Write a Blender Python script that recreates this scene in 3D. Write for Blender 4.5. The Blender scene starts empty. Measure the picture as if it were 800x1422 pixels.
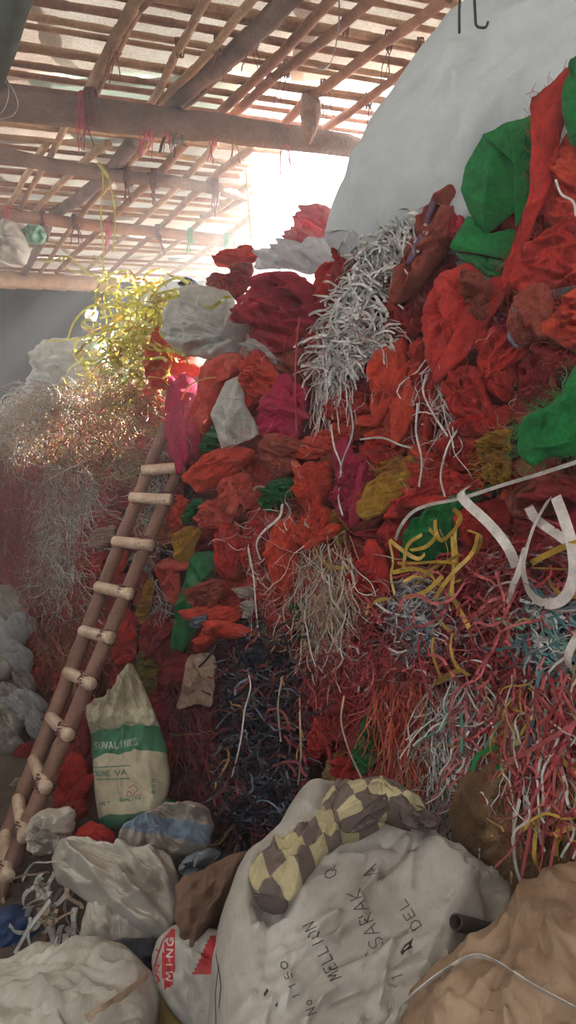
import bpy, math, random
import numpy as np
from mathutils import Vector, noise, Matrix
from mathutils.bvhtree import BVHTree

random.seed(7)
SC = bpy.context.scene
COL = SC.collection

# ------------------------------------------------------------------ camera
F = 1074.0                       # focal length in pixels of the 800x1422 frame
PITCH = math.radians(3.78)       # looking slightly down
CAM = Vector((0.0, 0.0, 1.75))
cd = bpy.data.cameras.new('camera')
cd.sensor_fit = 'VERTICAL'
cd.sensor_height = 24.0
cd.lens = 24.0 * F / 1422.0
cd.clip_start = 0.05
cam = bpy.data.objects.new('camera', cd)
COL.objects.link(cam)
cam.location = CAM
cam.rotation_euler = (math.radians(90) - PITCH, 0, 0)
SC.camera = cam

# ------------------------------------------------------------------ world, sun, exposure
wd = bpy.data.worlds.new('sky'); SC.world = wd; wd.use_nodes = True
bg = wd.node_tree.nodes['Background']
bg.inputs[0].default_value = (1.0, 0.985, 0.96, 1)
bg.inputs[1].default_value = 3.3
sun_d = bpy.data.lights.new('sun', 'SUN'); sun_d.energy = 42.0; sun_d.angle = math.radians(0.8)
sun_d.color = (1.0, 0.97, 0.9)
sun = bpy.data.objects.new('sun', sun_d); COL.objects.link(sun)
SUNDIR = Vector((1.15, 0.75, 1.4))            # from the heap towards the sun (through the opening behind the heap)
sun.rotation_euler = SUNDIR.to_track_quat('Z', 'Y').to_euler()
sun.location = (3, 9, 8)
vs = SC.view_settings
vs.view_transform = 'Standard'; vs.look = 'None'; vs.gamma = 1.0; vs.use_curve_mapping = False
vs.exposure = 0.68

# ------------------------------------------------------------------ pixel <-> place
UP = Vector((0, math.sin(PITCH), math.cos(PITCH)))
FW = Vector((0, math.cos(PITCH), -math.sin(PITCH)))
def ray(px, py):
    d = Vector((1, 0, 0)) * ((px - 400) / F) + UP * ((711 - py) / F) + FW
    return d / d.y
def at(px, py, Y):
    return CAM + ray(px, py) * Y
HN = Vector((-0.79, -0.614, 0.13)).normalized()      # outward normal of the heap's face
HA = Vector((0.75, 2.4, 0.9))
def heap(px, py, off=0.0):
    d = ray(px, py)
    s = (off + HN.dot(HA - CAM)) / HN.dot(d)
    if CAM.z + d.z * s < .02: s = (.02 - CAM.z) / d.z          # what would sink lies on the floor
    return CAM + d * s
# roof plane, relative height above camera: z = .0196 x + .0735 y + c
RA, RB, RC = 0.0196, 0.0735, 1.835
def roof(px, py, drop=0.0):
    d = ray(px, py)
    s = (RC - drop) / (d.z - RA * d.x - RB * d.y)
    return CAM + d * s
def roofz(x, y, drop=0.0):
    return CAM.z + RA * x + RB * y + RC - drop

# ------------------------------------------------------------------ materials
def lin(c):
    return tuple(((v / 255) / 12.92 if v / 255 <= 0.04045 else ((v / 255 + 0.055) / 1.055) ** 2.4) for v in c) + (1,)
def new_mat(name):
    m = bpy.data.materials.new(name); m.use_nodes = True
    nt = m.node_tree
    return m, nt, nt.nodes['Principled BSDF'], nt.nodes['Material Output']
def N(nt, t, **kw):
    n = nt.nodes.new(t)
    for k, v in kw.items():
        if hasattr(n, k): setattr(n, k, v)
    return n
def cloth(name, rgb, rgb2=None, var=0.6, rough=0.85, weave=0.0, weave_scale=180, transl=0.0, scale=9.0, spec=0.25, bump=0.15, mottle=1.0):
    """woven or film material: two tones in cloudy patches, optional weave relief, optional light passing through"""
    m, nt, b, out = new_mat(name)
    L = nt.links
    tc = N(nt, 'ShaderNodeTexCoord')
    n1 = N(nt, 'ShaderNodeTexNoise'); n1.inputs['Scale'].default_value = scale; n1.inputs['Detail'].default_value = 5
    n1.inputs['Roughness'].default_value = 0.65
    L.new(tc.outputs['Object'], n1.inputs['Vector'])
    r = N(nt, 'ShaderNodeValToRGB')
    r.color_ramp.elements[0].position = 0.5 - 0.25 * var; r.color_ramp.elements[1].position = 0.5 + 0.2
    r.color_ramp.elements[0].color = lin(rgb2 or tuple(v * 0.72 for v in rgb)); r.color_ramp.elements[1].color = lin(rgb)
    L.new(n1.outputs['Fac'], r.inputs['Fac'])
    n3 = N(nt, 'ShaderNodeTexNoise'); n3.inputs['Scale'].default_value = 70; n3.inputs['Detail'].default_value = 4; n3.inputs['Roughness'].default_value = .75
    L.new(tc.outputs['Object'], n3.inputs['Vector'])
    r3 = N(nt, 'ShaderNodeMapRange'); r3.inputs['From Min'].default_value = .3; r3.inputs['From Max'].default_value = .7
    r3.inputs['To Min'].default_value = 1 - .3 * mottle; r3.inputs['To Max'].default_value = 1 + .3 * mottle
    L.new(n3.outputs['Fac'], r3.inputs['Value'])
    hs = N(nt, 'ShaderNodeHueSaturation'); L.new(r3.outputs[0], hs.inputs['Value']); L.new(r.outputs['Color'], hs.inputs['Color'])
    r = hs
    L.new(r.outputs['Color'], b.inputs['Base Color'])
    b.inputs['Roughness'].default_value = rough
    b.inputs['Specular IOR Level'].default_value = spec
    n2 = N(nt, 'ShaderNodeTexNoise'); n2.inputs['Scale'].default_value = 45; n2.inputs['Detail'].default_value = 4
    L.new(tc.outputs['Object'], n2.inputs['Vector'])
    bp = N(nt, 'ShaderNodeBump'); bp.inputs['Strength'].default_value = bump * 2; bp.inputs['Distance'].default_value = 0.012
    L.new(n2.outputs['Fac'], bp.inputs['Height'])
    last = bp
    if weave > 0:
        uv = N(nt, 'ShaderNodeUVMap')
        ad = None
        for k, dirn in enumerate(('X', 'Y')):
            w = N(nt, 'ShaderNodeTexWave', bands_direction=dirn); w.inputs['Scale'].default_value = weave_scale * (1 if k else 0.6)
            w.inputs['Distortion'].default_value = 1.2; w.inputs['Detail'].default_value = 1
            L.new(uv.outputs['UV'], w.inputs['Vector'])
            b2 = N(nt, 'ShaderNodeBump'); b2.inputs['Strength'].default_value = weave; b2.inputs['Distance'].default_value = 0.003
            L.new(w.outputs['Fac'], b2.inputs['Height']); L.new(last.outputs['Normal'], b2.inputs['Normal'])
            last = b2
    L.new(last.outputs['Normal'], b.inputs['Normal'])
    if transl > 0:
        t = N(nt, 'ShaderNodeBsdfTranslucent'); L.new(r.outputs['Color'], t.inputs['Color'])
        mx = N(nt, 'ShaderNodeMixShader'); mx.inputs['Fac'].default_value = transl
        L.new(b.outputs['BSDF'], mx.inputs[1]); L.new(t.outputs['BSDF'], mx.inputs[2])
        L.new(mx.outputs['Shader'], out.inputs['Surface'])
    return m
def plain(name, rgb, rough=0.6, spec=0.4, transl=0.0, var=0.12):
    return cloth(name, rgb, tuple(v * (1 - var * 2) for v in rgb), var=0.5, rough=rough, spec=spec, transl=transl, scale=14, bump=0.05, mottle=.3)

M = {}
M['red']      = cloth('red mesh cloth', (222, 70, 60), (166, 44, 42), weave=0.35, transl=0.22)
M['orange']   = cloth('orange red mesh cloth', (230, 90, 64), (180, 58, 46), weave=0.3, transl=0.25)
M['crimson']  = cloth('crimson mesh cloth', (186, 48, 66), (142, 38, 60), weave=0.3, transl=0.22)
M['magenta']  = cloth('magenta mesh cloth', (200, 52, 92), (156, 36, 68), weave=0.3, transl=0.22)
M['salmon']   = cloth('faded salmon mesh cloth', (216, 104, 88), (178, 70, 64), weave=0.3, transl=0.22)
M['rust']     = cloth('dusty rust mesh cloth', (176, 88, 72), (130, 64, 54), weave=0.4, transl=0.15)
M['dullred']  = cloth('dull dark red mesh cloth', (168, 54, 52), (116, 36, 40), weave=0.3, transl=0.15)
M['brick']    = cloth('pinkish burlap', (205, 112, 92), (165, 76, 66), weave=0.9, weave_scale=90, transl=0.1)
M['green']    = cloth('bright green woven plastic', (46, 190, 96), (18, 140, 70), weave=0.8, weave_scale=120, transl=0.3, rough=0.5, spec=0.5)
M['dkgreen']  = cloth('deep green film', (22, 128, 64), (8, 88, 46), weave=0.2, transl=0.25, rough=0.45, spec=0.5)
M['yellowcl'] = cloth('mustard mesh cloth', (214, 170, 62), (170, 122, 44), weave=0.5, transl=0.2)
M['olive']    = cloth('olive cloth', (128, 112, 48), (92, 84, 40), weave=0.2)
M['whitesack']= cloth('white woven sack', (206, 204, 198), (166, 162, 154), weave=0.3, transl=0.1, rough=0.7, mottle=.25)
M['greysack'] = cloth('grimy white woven sack', (206, 201, 192), (160, 151, 140), weave=0.3, rough=0.75, scale=6, mottle=.25)
M['creamsack']= cloth('grey cream sack', (216, 211, 202), (184, 175, 163), weave=0.2, rough=0.75, scale=5, mottle=.25)
M['tarp']     = cloth('pale grey tarpaulin', (206, 210, 212), (176, 182, 184), weave=0.0, rough=0.6, transl=0.12, scale=2.5, bump=0.05, mottle=.15)
M['film']     = cloth('clear white film', (238, 240, 240), (206, 208, 210), rough=0.3, spec=0.6, transl=0.6, scale=20, mottle=.25)
M['pinkfilm'] = cloth('pinkish film', (236, 200, 204), (222, 130, 138), rough=0.3, spec=0.6, transl=0.6, scale=14, mottle=.25)
M['greenfilm']= cloth('pale green film', (150, 196, 168), (110, 160, 136), rough=0.4, spec=0.5, transl=0.3)
M['brownsack']= cloth('brown paper lined sack', (172, 147, 123), (128, 100, 79), weave=0.2, rough=0.55, spec=0.4, scale=4, mottle=.25)
M['browncloth']=cloth('brown cloth', (132, 104, 86), (104, 79, 66), weave=0.3, rough=0.8, scale=7, mottle=.25)
M['tansack']  = cloth('tan mesh sack', (170, 134, 98), (122, 92, 66), weave=0.8, weave_scale=110, transl=0.1)
M['sandsack'] = cloth('sandy yellow sack', (184, 158, 100), (150, 124, 78), weave=0.3, mottle=.25)
M['beige']    = cloth('beige gauze', (190, 160, 140), (150, 122, 106), weave=0.3, transl=0.15)
M['navy']     = cloth('navy plastic', (34, 42, 66), (20, 24, 40), rough=0.4, spec=0.5)
M['blue']     = cloth('blue drum plastic', (40, 70, 120), (26, 44, 84), rough=0.45, spec=0.4)
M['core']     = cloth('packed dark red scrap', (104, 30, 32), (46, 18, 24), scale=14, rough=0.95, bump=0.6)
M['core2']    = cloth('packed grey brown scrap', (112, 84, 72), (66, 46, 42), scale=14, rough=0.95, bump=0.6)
M['earth']    = cloth('dry earth', (112, 98, 88), (78, 66, 60), scale=4, rough=0.95, bump=0.5)
M['bamboo']   = cloth('weathered bamboo', (200, 164, 128), (152, 116, 90), scale=7, rough=0.6, spec=0.35)
M['bamboo2']  = cloth('reddish bamboo', (176, 130, 104), (128, 90, 74), scale=8, rough=0.65)
M['timber']   = cloth('grey brown timber', (146, 120, 108), (104, 84, 76), scale=5, rough=0.85, bump=0.4)
M['darkpole'] = cloth('dark mossy pole', (74, 78, 66), (46, 50, 44), scale=8, rough=0.9)
M['ladder']   = cloth('smooth brown bamboo rail', (150, 112, 96), (108, 76, 68), scale=6, rough=0.5)
M['rung']     = cloth('pale bamboo rung', (222, 198, 174), (180, 150, 126), scale=9, rough=0.35, spec=0.5)
M['lash']     = cloth('faded pink lashing string', (132, 92, 88), (98, 66, 66), scale=40)
M['pinktie']  = plain('pink tie', (214, 84, 104))
M['blacktie'] = plain('black rubber tie', (40, 38, 40), rough=0.5)
M['darkwall'] = cloth('dark boards', (44, 44, 42), (26, 26, 28), scale=3, rough=0.9)
M['sheetA']   = cloth('white roof sheet', (224, 220, 208), (184, 176, 164), transl=0.045, scale=2.5, rough=0.7)
M['sheetB']   = cloth('grey roof sheet', (196, 196, 188), (156, 154, 148), transl=0.045, scale=2.5, rough=0.7)
M['sheetC']   = cloth('pinkish roof sheet', (222, 208, 196), (188, 168, 156), transl=0.045, scale=2, rough=0.7)
M['sheetD']   = cloth('green tinted roof sheet', (184, 204, 194), (150, 168, 158), transl=0.045, scale=2, rough=0.7)
# straps and threads
M['s_white']  = plain('white strap', (236, 232, 226), transl=0.15)
M['s_band']   = plain('wide white packing band', (226, 216, 210), rough=0.45)
M['s_yellow'] = plain('yellow strap', (226, 186, 80), rough=0.4, transl=0.2)
M['s_lime']   = plain('lime yellow strap', (214, 206, 70), rough=0.4, transl=0.25)
M['s_pink']   = plain('pink red strap', (212, 106, 108), transl=0.15)
M['s_red']    = plain('red strap', (190, 62, 66), transl=0.15)
M['s_maroon'] = plain('maroon thread', (142, 52, 60))
M['s_grey']   = plain('grey thread', (172, 168, 168))
M['s_beige']  = plain('beige thread', (196, 170, 142))
M['s_straw']  = plain('straw thread', (180, 144, 84))
M['s_blue']   = plain('slate blue thread', (122, 134, 154))
M['s_teal']   = plain('teal strap', (90, 134, 142))
M['s_navy']   = plain('navy strap', (30, 34, 52), rough=0.4)
M['s_orange'] = plain('orange thread', (226, 108, 68))
M['s_green']  = plain('green thread', (30, 160, 78), transl=0.2)
M['s_mint']   = plain('mint strap', (96, 158, 134))
M['s_mgrey']  = plain('silvery strip', (214, 210, 206), rough=0.35)

# ------------------------------------------------------------------ object helpers
def tag(o, label=None, cat=None, group=None, kind=None):
    if label: o['label'] = label
    if cat: o['category'] = cat
    if group: o['group'] = group
    if kind: o['kind'] = kind
    return o
def link(name, me, mat=None, parent=None, smooth=True):
    o = bpy.data.objects.new(name, me); COL.objects.link(o)
    if mat is not None: me.materials.append(M[mat] if isinstance(mat, str) else mat)
    if smooth:
        me.polygons.foreach_set('use_smooth', [True] * len(me.polygons))
    if parent is not None: o.parent = parent
    return o
def empty(name, loc=(0, 0, 0)):
    o = bpy.data.objects.new(name, None); COL.objects.link(o); o.location = loc
    return o
def recenter(o):
    """move the origin of a root mesh to the centre of its base"""
    me = o.data
    n = len(me.vertices)
    co = np.empty(n * 3, dtype=np.float32); me.vertices.foreach_get('co', co); co = co.reshape(-1, 3)
    c = co.mean(axis=0); c[2] = co[:, 2].min()
    me.vertices.foreach_set('co', (co - c).ravel())
    o.location = Vector(c.tolist())
    return o
def adopt(child, parent):
    """parent a world-space mesh to a root that sits at its own location"""
    child.parent = parent
    child.matrix_parent_inverse = Matrix.Translation(-parent.location)
    return child

class MB:
    def __init__(s): s.v = []; s.f = []
    def sweep(s, pts, w, t=None, up=None, taper=True, twist=0.0, sides=4, phase=0.0):
        """ribbon (w wide, t thick) or tube (sides>4) along pts"""
        n = len(pts)
        if n < 2: return
        t = w if t is None else t
        b0 = len(s.v)
        prev = up or Vector((random.uniform(-1, 1), random.uniform(-1, 1), random.uniform(-1, 1)))
        for i in range(n):
            tg = (pts[min(i + 1, n - 1)] - pts[max(i - 1, 0)])
            if tg.length < 1e-9: tg = Vector((0, 0, 1))
            tg.normalize()
            a = prev - tg * prev.dot(tg)
            if a.length < 1e-5: a = tg.orthogonal()
            a.normalize(); bb = tg.cross(a)
            prev = a
            k = 1.0
            ang0 = phase + twist * i / (n - 1)
            ca, sa = math.cos(ang0), math.sin(ang0)
            A = a * ca + bb * sa; B = bb * ca - a * sa
            if isinstance(w, (list, tuple)): wi = w[i]; ti = wi if t is w else t
            else: wi, ti = w, t
            if sides == 4:
                for q, r_ in ((1, 1), (-1, 1), (-1, -1), (1, -1)):
                    s.v.append(pts[i] + A * (wi * .5 * q) + B * (ti * .5 * r_))
            elif sides == 3:
                for j in range(3):
                    an = 2 * math.pi * j / 3
                    s.v.append(pts[i] + A * (wi * .5 * math.cos(an)) + B * (ti * .5 * math.sin(an)))
            else:
                for j in range(sides):
                    an = 2 * math.pi * j / sides
                    s.v.append(pts[i] + A * (wi * .5 * math.cos(an)) + B * (ti * .5 * math.sin(an)))
        for i in range(n - 1):
            for j in range(sides):
                j2 = (j + 1) % sides
                s.f.append((b0 + i * sides + j, b0 + i * sides + j2, b0 + (i + 1) * sides + j2, b0 + (i + 1) * sides + j))
        s.f.append(tuple(b0 + j for j in reversed(range(sides))))
        s.f.append(tuple(b0 + (n - 1) * sides + j for j in range(sides)))
    def build(s, name, mat, parent=None, smooth=True):
        me = bpy.data.meshes.new(name)
        me.from_pydata([tuple(v) for v in s.v], [], s.f); me.update()
        return link(name, me, mat, parent, smooth)

def chaikin(poly, it=2):
    p = [Vector(q) for q in poly]
    for _ in range(it):
        q = []
        for i in range(len(p)):
            a, b = p[i], p[(i + 1) % len(p)]
            q += [a * .84 + b * .16, a * .16 + b * .84]
        p = q
    return p
def resample(p, n):
    L = [0]
    for i in range(len(p)): L.append(L[-1] + (p[(i + 1) % len(p)] - p[i]).length)
    out = []; j = 0
    for k in range(n):
        s = L[-1] * k / n
        while L[j + 1] < s: j += 1
        u = (s - L[j]) / max(L[j + 1] - L[j], 1e-9)
        out.append(p[j].lerp(p[(j + 1) % len(p)], u))
    return out
def inside(poly, x, y):
    c = False; n = len(poly)
    for i in range(n):
        x1, y1 = poly[i]; x2, y2 = poly[(i + 1) % n]
        if (y1 > y) != (y2 > y) and x < (x2 - x1) * (y - y1) / (y2 - y1) + x1: c = not c
    return c
def spline(pts, n):
    """Catmull-Rom through tuples, n samples"""
    P = [np.array(p, float) for p in pts]
    P = [2 * P[0] - P[1]] + P + [2 * P[-1] - P[-2]]
    m = len(P) - 3; out = []
    for k in range(n):
        u = k / (n - 1) * m; i = min(int(u), m - 1); t = u - i
        a, b, c, d = P[i:i + 4]
        out.append(0.5 * ((2 * b) + (c - a) * t + (2 * a - 5 * b + 4 * c - d) * t * t + (3 * b - a - 3 * c + d) * t ** 3))
    return out

SEED = [0]
def blob(name, poly, mat, base=None, off=0.03, thick=0.07, fold=0.03, fs=1.0, aniso=2.6, ang=None, n=88, k=20,
         rag=0.09, gather=None, back=None, prof=0.5, parent=None, smooth_it=1, face=0.5, crease=1.0, creases=(), wr=None):
    """A crumpled bag, sack or cloth lump: an outline at its own distance, swollen to real thickness with
    creases running along the cloth. base: None = lying on the heap's face, or a function (px,py)->point."""
    SEED[0] += 1; sd = SEED[0] * 13.37
    rnd = random.Random(SEED[0] * 101 + 5)
    p = resample(chaikin(poly, smooth_it), n)
    cx = sum(q.x for q in p) / n; cy = sum(q.y for q in p) / n
    C2 = Vector((cx, cy))
    if base is None:
        cen = heap(cx, cy, off)
        def bf(x, y):
            h = heap(x, y, off); d = ray(x, y)
            Y = h.y * (1 - face) + cen.y * face
            return CAM + d * Y
        nrm = (HN * (1 - face) + (CAM - cen).normalized() * face).normalized()
    else:
        cen = base(cx, cy)
        bf = base
        e1 = base(cx + 10, cy) - cen; e2 = base(cx, cy + 10) - cen
        nrm = e2.cross(e1).normalized()
        if nrm.dot(CAM - cen) < 0: nrm = -nrm
    m_px = (at(cx + 1, cy, cen.y) - at(cx, cy, cen.y)).length        # metres per pixel at its distance
    if ang is None: ang = rnd.uniform(0, math.pi)
    ca, sa = math.cos(ang), math.sin(ang)
    # ragged outline
    q2 = []
    for i, v in enumerate(p):
        d = v - C2; a = math.atan2(d.y, d.x)
        rr = 1 + rag * (noise.noise((math.cos(a) * 2.2, math.sin(a) * 2.2, sd)) + 0.7 * noise.noise((math.cos(a) * 6, math.sin(a) * 6, sd + 9)))
        q2.append(C2 + d * rr)
    size = max(max(v.x for v in q2) - min(v.x for v in q2), max(v.y for v in q2) - min(v.y for v in q2)) * m_px
    f0 = fs * 5.0 / max(size, 0.06)
    verts = []; uvs = []
    cl = [list(c) for c in creases]
    if wr:                                   # tension wrinkles: sharp ridges and valleys along the cloth
        cnt, amp, wpx, lpx = wr; xs = [v.x for v in q2]; ys_ = [v.y for v in q2]; pq = [(v.x, v.y) for v in q2]
        while cnt > 0:
            x = rnd.uniform(min(xs), max(xs)); y = rnd.uniform(min(ys_), max(ys_))
            if not inside(pq, x, y): continue
            if gather is not None and rnd.random() < .75: a = math.atan2(y - gather[1], x - gather[0]) + rnd.gauss(0, .12)
            else: a = ang + rnd.gauss(0, .45)
            L = lpx * rnd.uniform(.4, 1.1) * .5
            bx, by = rnd.uniform(-.12, .12) * L, rnd.uniform(-.12, .12) * L
            h_ = amp * rnd.uniform(.4, 1.2) * rnd.choice((1, 1, -1)); w_ = wpx * rnd.uniform(.6, 1.6)
            cl.append((x - math.cos(a) * L, y - math.sin(a) * L, x + bx, y + by, h_, w_)); cl.append((x + bx, y + by, x + math.cos(a) * L, y + math.sin(a) * L, h_, w_))
            cnt -= 1
    def crs(x, y):
        t = 0.0
        for (x0, y0, x1, y1, h_, w_) in cl:
            if x < min(x0, x1) - w_ or x > max(x0, x1) + w_ or y < min(y0, y1) - w_ or y > max(y0, y1) + w_: continue
            dx, dy = x1 - x0, y1 - y0; L2 = dx * dx + dy * dy + 1e-6
            u = ((x - x0) * dx + (y - y0) * dy) / L2; u = min(1, max(0, u))
            d_ = math.hypot(x - x0 - u * dx, y - y0 - u * dy) / w_
            if d_ < 1: t += h_ * (1 - d_) ** 1.4
        return t
    def hgt(x, y, r):
        X = (x - cx) * m_px; Y = (y - cy) * m_px
        if gather is not None:
            gx = (x - gather[0]) * m_px; gy = (y - gather[1]) * m_px
            dd = math.hypot(gx, gy); aa = math.atan2(gy, gx)
            u = dd * f0 * 0.35; w = aa * 2.6 * fs
        else:
            u = (X * ca + Y * sa) * f0 / aniso; w = (-X * sa + Y * ca) * f0
        wx = noise.noise((X * f0 * .5, Y * f0 * .5, sd + 31)) * 0.9
        w += wx
        a1 = noise.noise((u, w, sd)); a2 = noise.noise((u * 2.1 + 5, w * 2.1, sd + 3)); a3 = noise.noise((u * 4.3, w * 4.3 + 7, sd + 6))
        vd = noise.voronoi((u * 1.15 + 3, w * 1.15, sd))[0]
        vor = (vd[1] - vd[0]) * 0.9 - vd[0] * 0.55
        rid = (1 - 2.4 * abs(a1)) * 0.55 * crease + (1 - 2.4 * abs(a2)) * 0.38 * crease + (1 - 2.2 * abs(a3)) * 0.2 + vor * .75 * crease + a1 * (1 - 0.5 * crease)
        env = (1 - .55 * r ** 4)
        return thick * max(0.0, 1 - r ** 2.2) ** prof + fold * rid * env + (crs(x, y) * (1 - r ** 8) if cl else 0)
    verts.append(bf(cx, cy) + nrm * hgt(cx, cy, 0)); uvs.append((0, 0))
    for j in range(1, k + 1):
        r = (j / k) ** 0.85
        for v in q2:
            w = C2 + (v - C2) * r
            verts.append(bf(w.x, w.y) + nrm * hgt(w.x, w.y, r)); uvs.append(((w.x - cx) * m_px, (w.y - cy) * m_px))
    faces = [(0, 1 + i, 1 + (i + 1) % n) for i in range(n)]
    for j in range(1, k):
        a0 = 1 + (j - 1) * n; b0 = 1 + j * n
        for i in range(n):
            i2 = (i + 1) % n
            faces.append((a0 + i, b0 + i, b0 + i2, a0 + i2))
    # back
    bt = back if back is not None else max(thick * 0.8, 0.02)
    last = 1 + (k - 1) * n
    for r in (0.75, 0.4):
        s0 = len(verts)
        for v in q2:
            w = C2 + (v - C2) * r
            verts.append(bf(w.x, w.y) - nrm * bt * math.sqrt(1 - r * r)); uvs.append(((w.x - cx) * m_px, (w.y - cy) * m_px))
        for i in range(n):
            i2 = (i + 1) % n
            faces.append((last + i, s0 + i, s0 + i2, last + i2))
        last = s0
    verts.append(bf(cx, cy) - nrm * bt); uvs.append((0, 0)); ci = len(verts) - 1
    faces += [(last + i, ci, last + (i + 1) % n) for i in range(n)]
    me = bpy.data.meshes.new(name)
    me.from_pydata([tuple(v) for v in verts], [], faces); me.update()
    ul = me.uv_layers.new(name='UVMap')
    li = np.empty(len(me.loops), dtype=np.int32); me.loops.foreach_get('vertex_index', li)
    ul.data.foreach_set('uv', np.array(uvs, dtype=np.float32)[li].ravel())
    o = link(name, me, mat, parent)
    o_info[o.name] = (q2, bf, nrm, C2, m_px)
    return o
o_info = {}
def fray(o, mat, count=40, length=0.05, w=0.0016, name='frayed_edge', arc=(0, 1)):
    """loose threads sticking out of a cloth's edge"""
    q2, bf, nrm, C2, mp = o_info[o.name]
    mb = MB(); n = len(q2)
    for _ in range(count):
        i = int((arc[0] + random.random() * (arc[1] - arc[0])) * n) % n
        v = q2[i]; d = (v - C2).normalized()
        v0 = C2 + (v - C2) * random.uniform(0.88, 0.99)
        ln = length * random.uniform(0.4, 1.2) / mp
        pts = []; a = math.atan2(d.y, d.x) + random.gauss(0, 0.5); x, y = v0.x, v0.y
        for s in range(5):
            pts.append(bf(x, y) + nrm * (0.006 + random.uniform(0, 0.012)))
            a += random.gauss(0, 0.3); x += math.cos(a) * ln / 4; y += math.sin(a) * ln / 4 + ln * 0.03
        mb.sweep(pts, w, w, sides=3)
    return tag(adopt(mb.build(name, mat, None), o), kind='stuff') if count else None

def decal(o, polys, mat, name, lift=0.0018, parent=None, Y=(0.5, 9)):
    """flat print laid on a surface: pixel polygons (lists of quads) dropped onto the mesh of o"""
    dg = o.data
    mw = Matrix.Translation(o.location)
    bvh = BVHTree.FromPolygons([mw @ v.co for v in dg.vertices], [tuple(p.vertices) for p in dg.polygons])
    vs_, fs_ = [], []
    for poly in polys:
        idx = []
        for (x, y) in poly:
            d = ray(x, y).normalized()
            hit, nn, _, _ = bvh.ray_cast(CAM, d)
            if hit is None: idx = None; break
            idx.append(hit - d * lift)
        if idx:
            b = len(vs_); vs_ += idx; fs_.append(tuple(range(b, b + len(idx))))
    if not fs_: return None
    me = bpy.data.meshes.new(name); me.from_pydata([tuple(v) for v in vs_], [], fs_); me.update()
    d_ = adopt(link(name, me, mat, None, smooth=False), o)
    if len(fs_) > 1: tag(d_, kind='stuff')
    return d_
def strokes(lines, w, seg=3.0):
    """pen lines in pixels -> small quads"""
    out = []
    for ln in lines:
        for i in range(len(ln) - 1):
            a = Vector(ln[i]); b = Vector(ln[i + 1]); L = (b - a).length
            m = max(1, int(L / seg)); d = (b - a) / max(L, 1e-6); nn = Vector((-d.y, d.x)) * w * .5
            for j in range(m):
                p0 = a + d * (L * j / m - (0.3 if j == 0 else 0)); p1 = a + d * (L * (j + 1) / m + 0.3)
                out.append([(p0 - nn)[:], (p1 - nn)[:], (p1 + nn)[:], (p0 + nn)[:]])
    return out
GL = {  # pen letters in a 1x1 box, y down
 'S': [[(.9,.1),(.5,0),(.1,.15),(.2,.45),(.8,.55),(.9,.85),(.5,1),(.1,.9)]],
 'A': [[(0,1),(.5,0),(1,1)],[(.2,.65),(.8,.65)]], 'R': [[(.1,1),(.1,0),(.8,.1),(.8,.4),(.1,.5),(.9,1)]],
 'K': [[(.1,0),(.1,1)],[(.9,0),(.1,.5),(.9,1)]], 'M': [[(0,1),(.15,0),(.5,.7),(.85,0),(1,1)]],
 'E': [[(.9,0),(.1,0),(.1,1),(.9,1)],[(.1,.5),(.7,.5)]], 'L': [[(.1,0),(.1,1),(.9,1)]],
 'I': [[(.5,0),(.5,1)]], 'O': [[(.5,0),(.1,.25),(.1,.75),(.5,1),(.9,.75),(.9,.25),(.5,0)]],
 'N': [[(.1,1),(.1,0),(.9,1),(.9,0)]], 'G': [[(.9,.15),(.5,0),(.1,.3),(.1,.75),(.5,1),(.9,.85),(.9,.55),(.55,.55)]],
 'Y': [[(0,0),(.5,.5),(1,0)],[(.5,.5),(.5,1)]], 'V': [[(0,0),(.5,1),(1,0)]], 'W': [[(0,0),(.25,1),(.5,.4),(.75,1),(1,0)]],
 'C': [[(.9,.15),(.5,0),(.1,.3),(.1,.7),(.5,1),(.9,.85)]], 'D': [[(.1,0),(.1,1),(.6,1),(.9,.7),(.9,.3),(.6,0),(.1,0)]],
 'T': [[(0,0),(1,0)],[(.5,0),(.5,1)]], 'U': [[(.1,0),(.1,.8),(.5,1),(.9,.8),(.9,0)]], 'B': [[(.1,0),(.1,1),(.8,.9),(.8,.6),(.1,.5),(.7,.4),(.7,.1),(.1,0)]],
 'Q': [[(.5,0),(.1,.25),(.1,.75),(.5,1),(.9,.75),(.9,.25),(.5,0)],[(.6,.7),(1,1.1)]], 'o': [[(.5,.4),(.2,.6),(.2,.85),(.5,1),(.8,.85),(.8,.6),(.5,.4)]],
 '0': [[(.5,0),(.1,.25),(.1,.75),(.5,1),(.9,.75),(.9,.25),(.5,0)]], '1': [[(.3,.2),(.5,0),(.5,1)]], '5': [[(.9,0),(.2,0),(.15,.45),(.7,.45),(.9,.7),(.6,1),(.1,.9)]],
 '.': [[(.45,.95),(.55,1)]], '-': [[(.1,.5),(.9,.5)]], ' ': [],
}
def pen(text, x0, y0, x1, y1, h, wch=None):
    """text written along the line (x0,y0)->(x1,y1), letters h tall"""
    a = Vector((x0, y0)); b = Vector((x1, y1)); d = (b - a); L = d.length; d.normalize(); dn = Vector((-d.y, d.x))
    st = L / len(text); out = []
    for i, ch in enumerate(text):
        for ln in GL.get(ch, []):
            out.append([(a + d * (st * (i + 0.78 * x)) + dn * (h * (y - 1)))[:] for x, y in ln])
    return out

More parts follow.
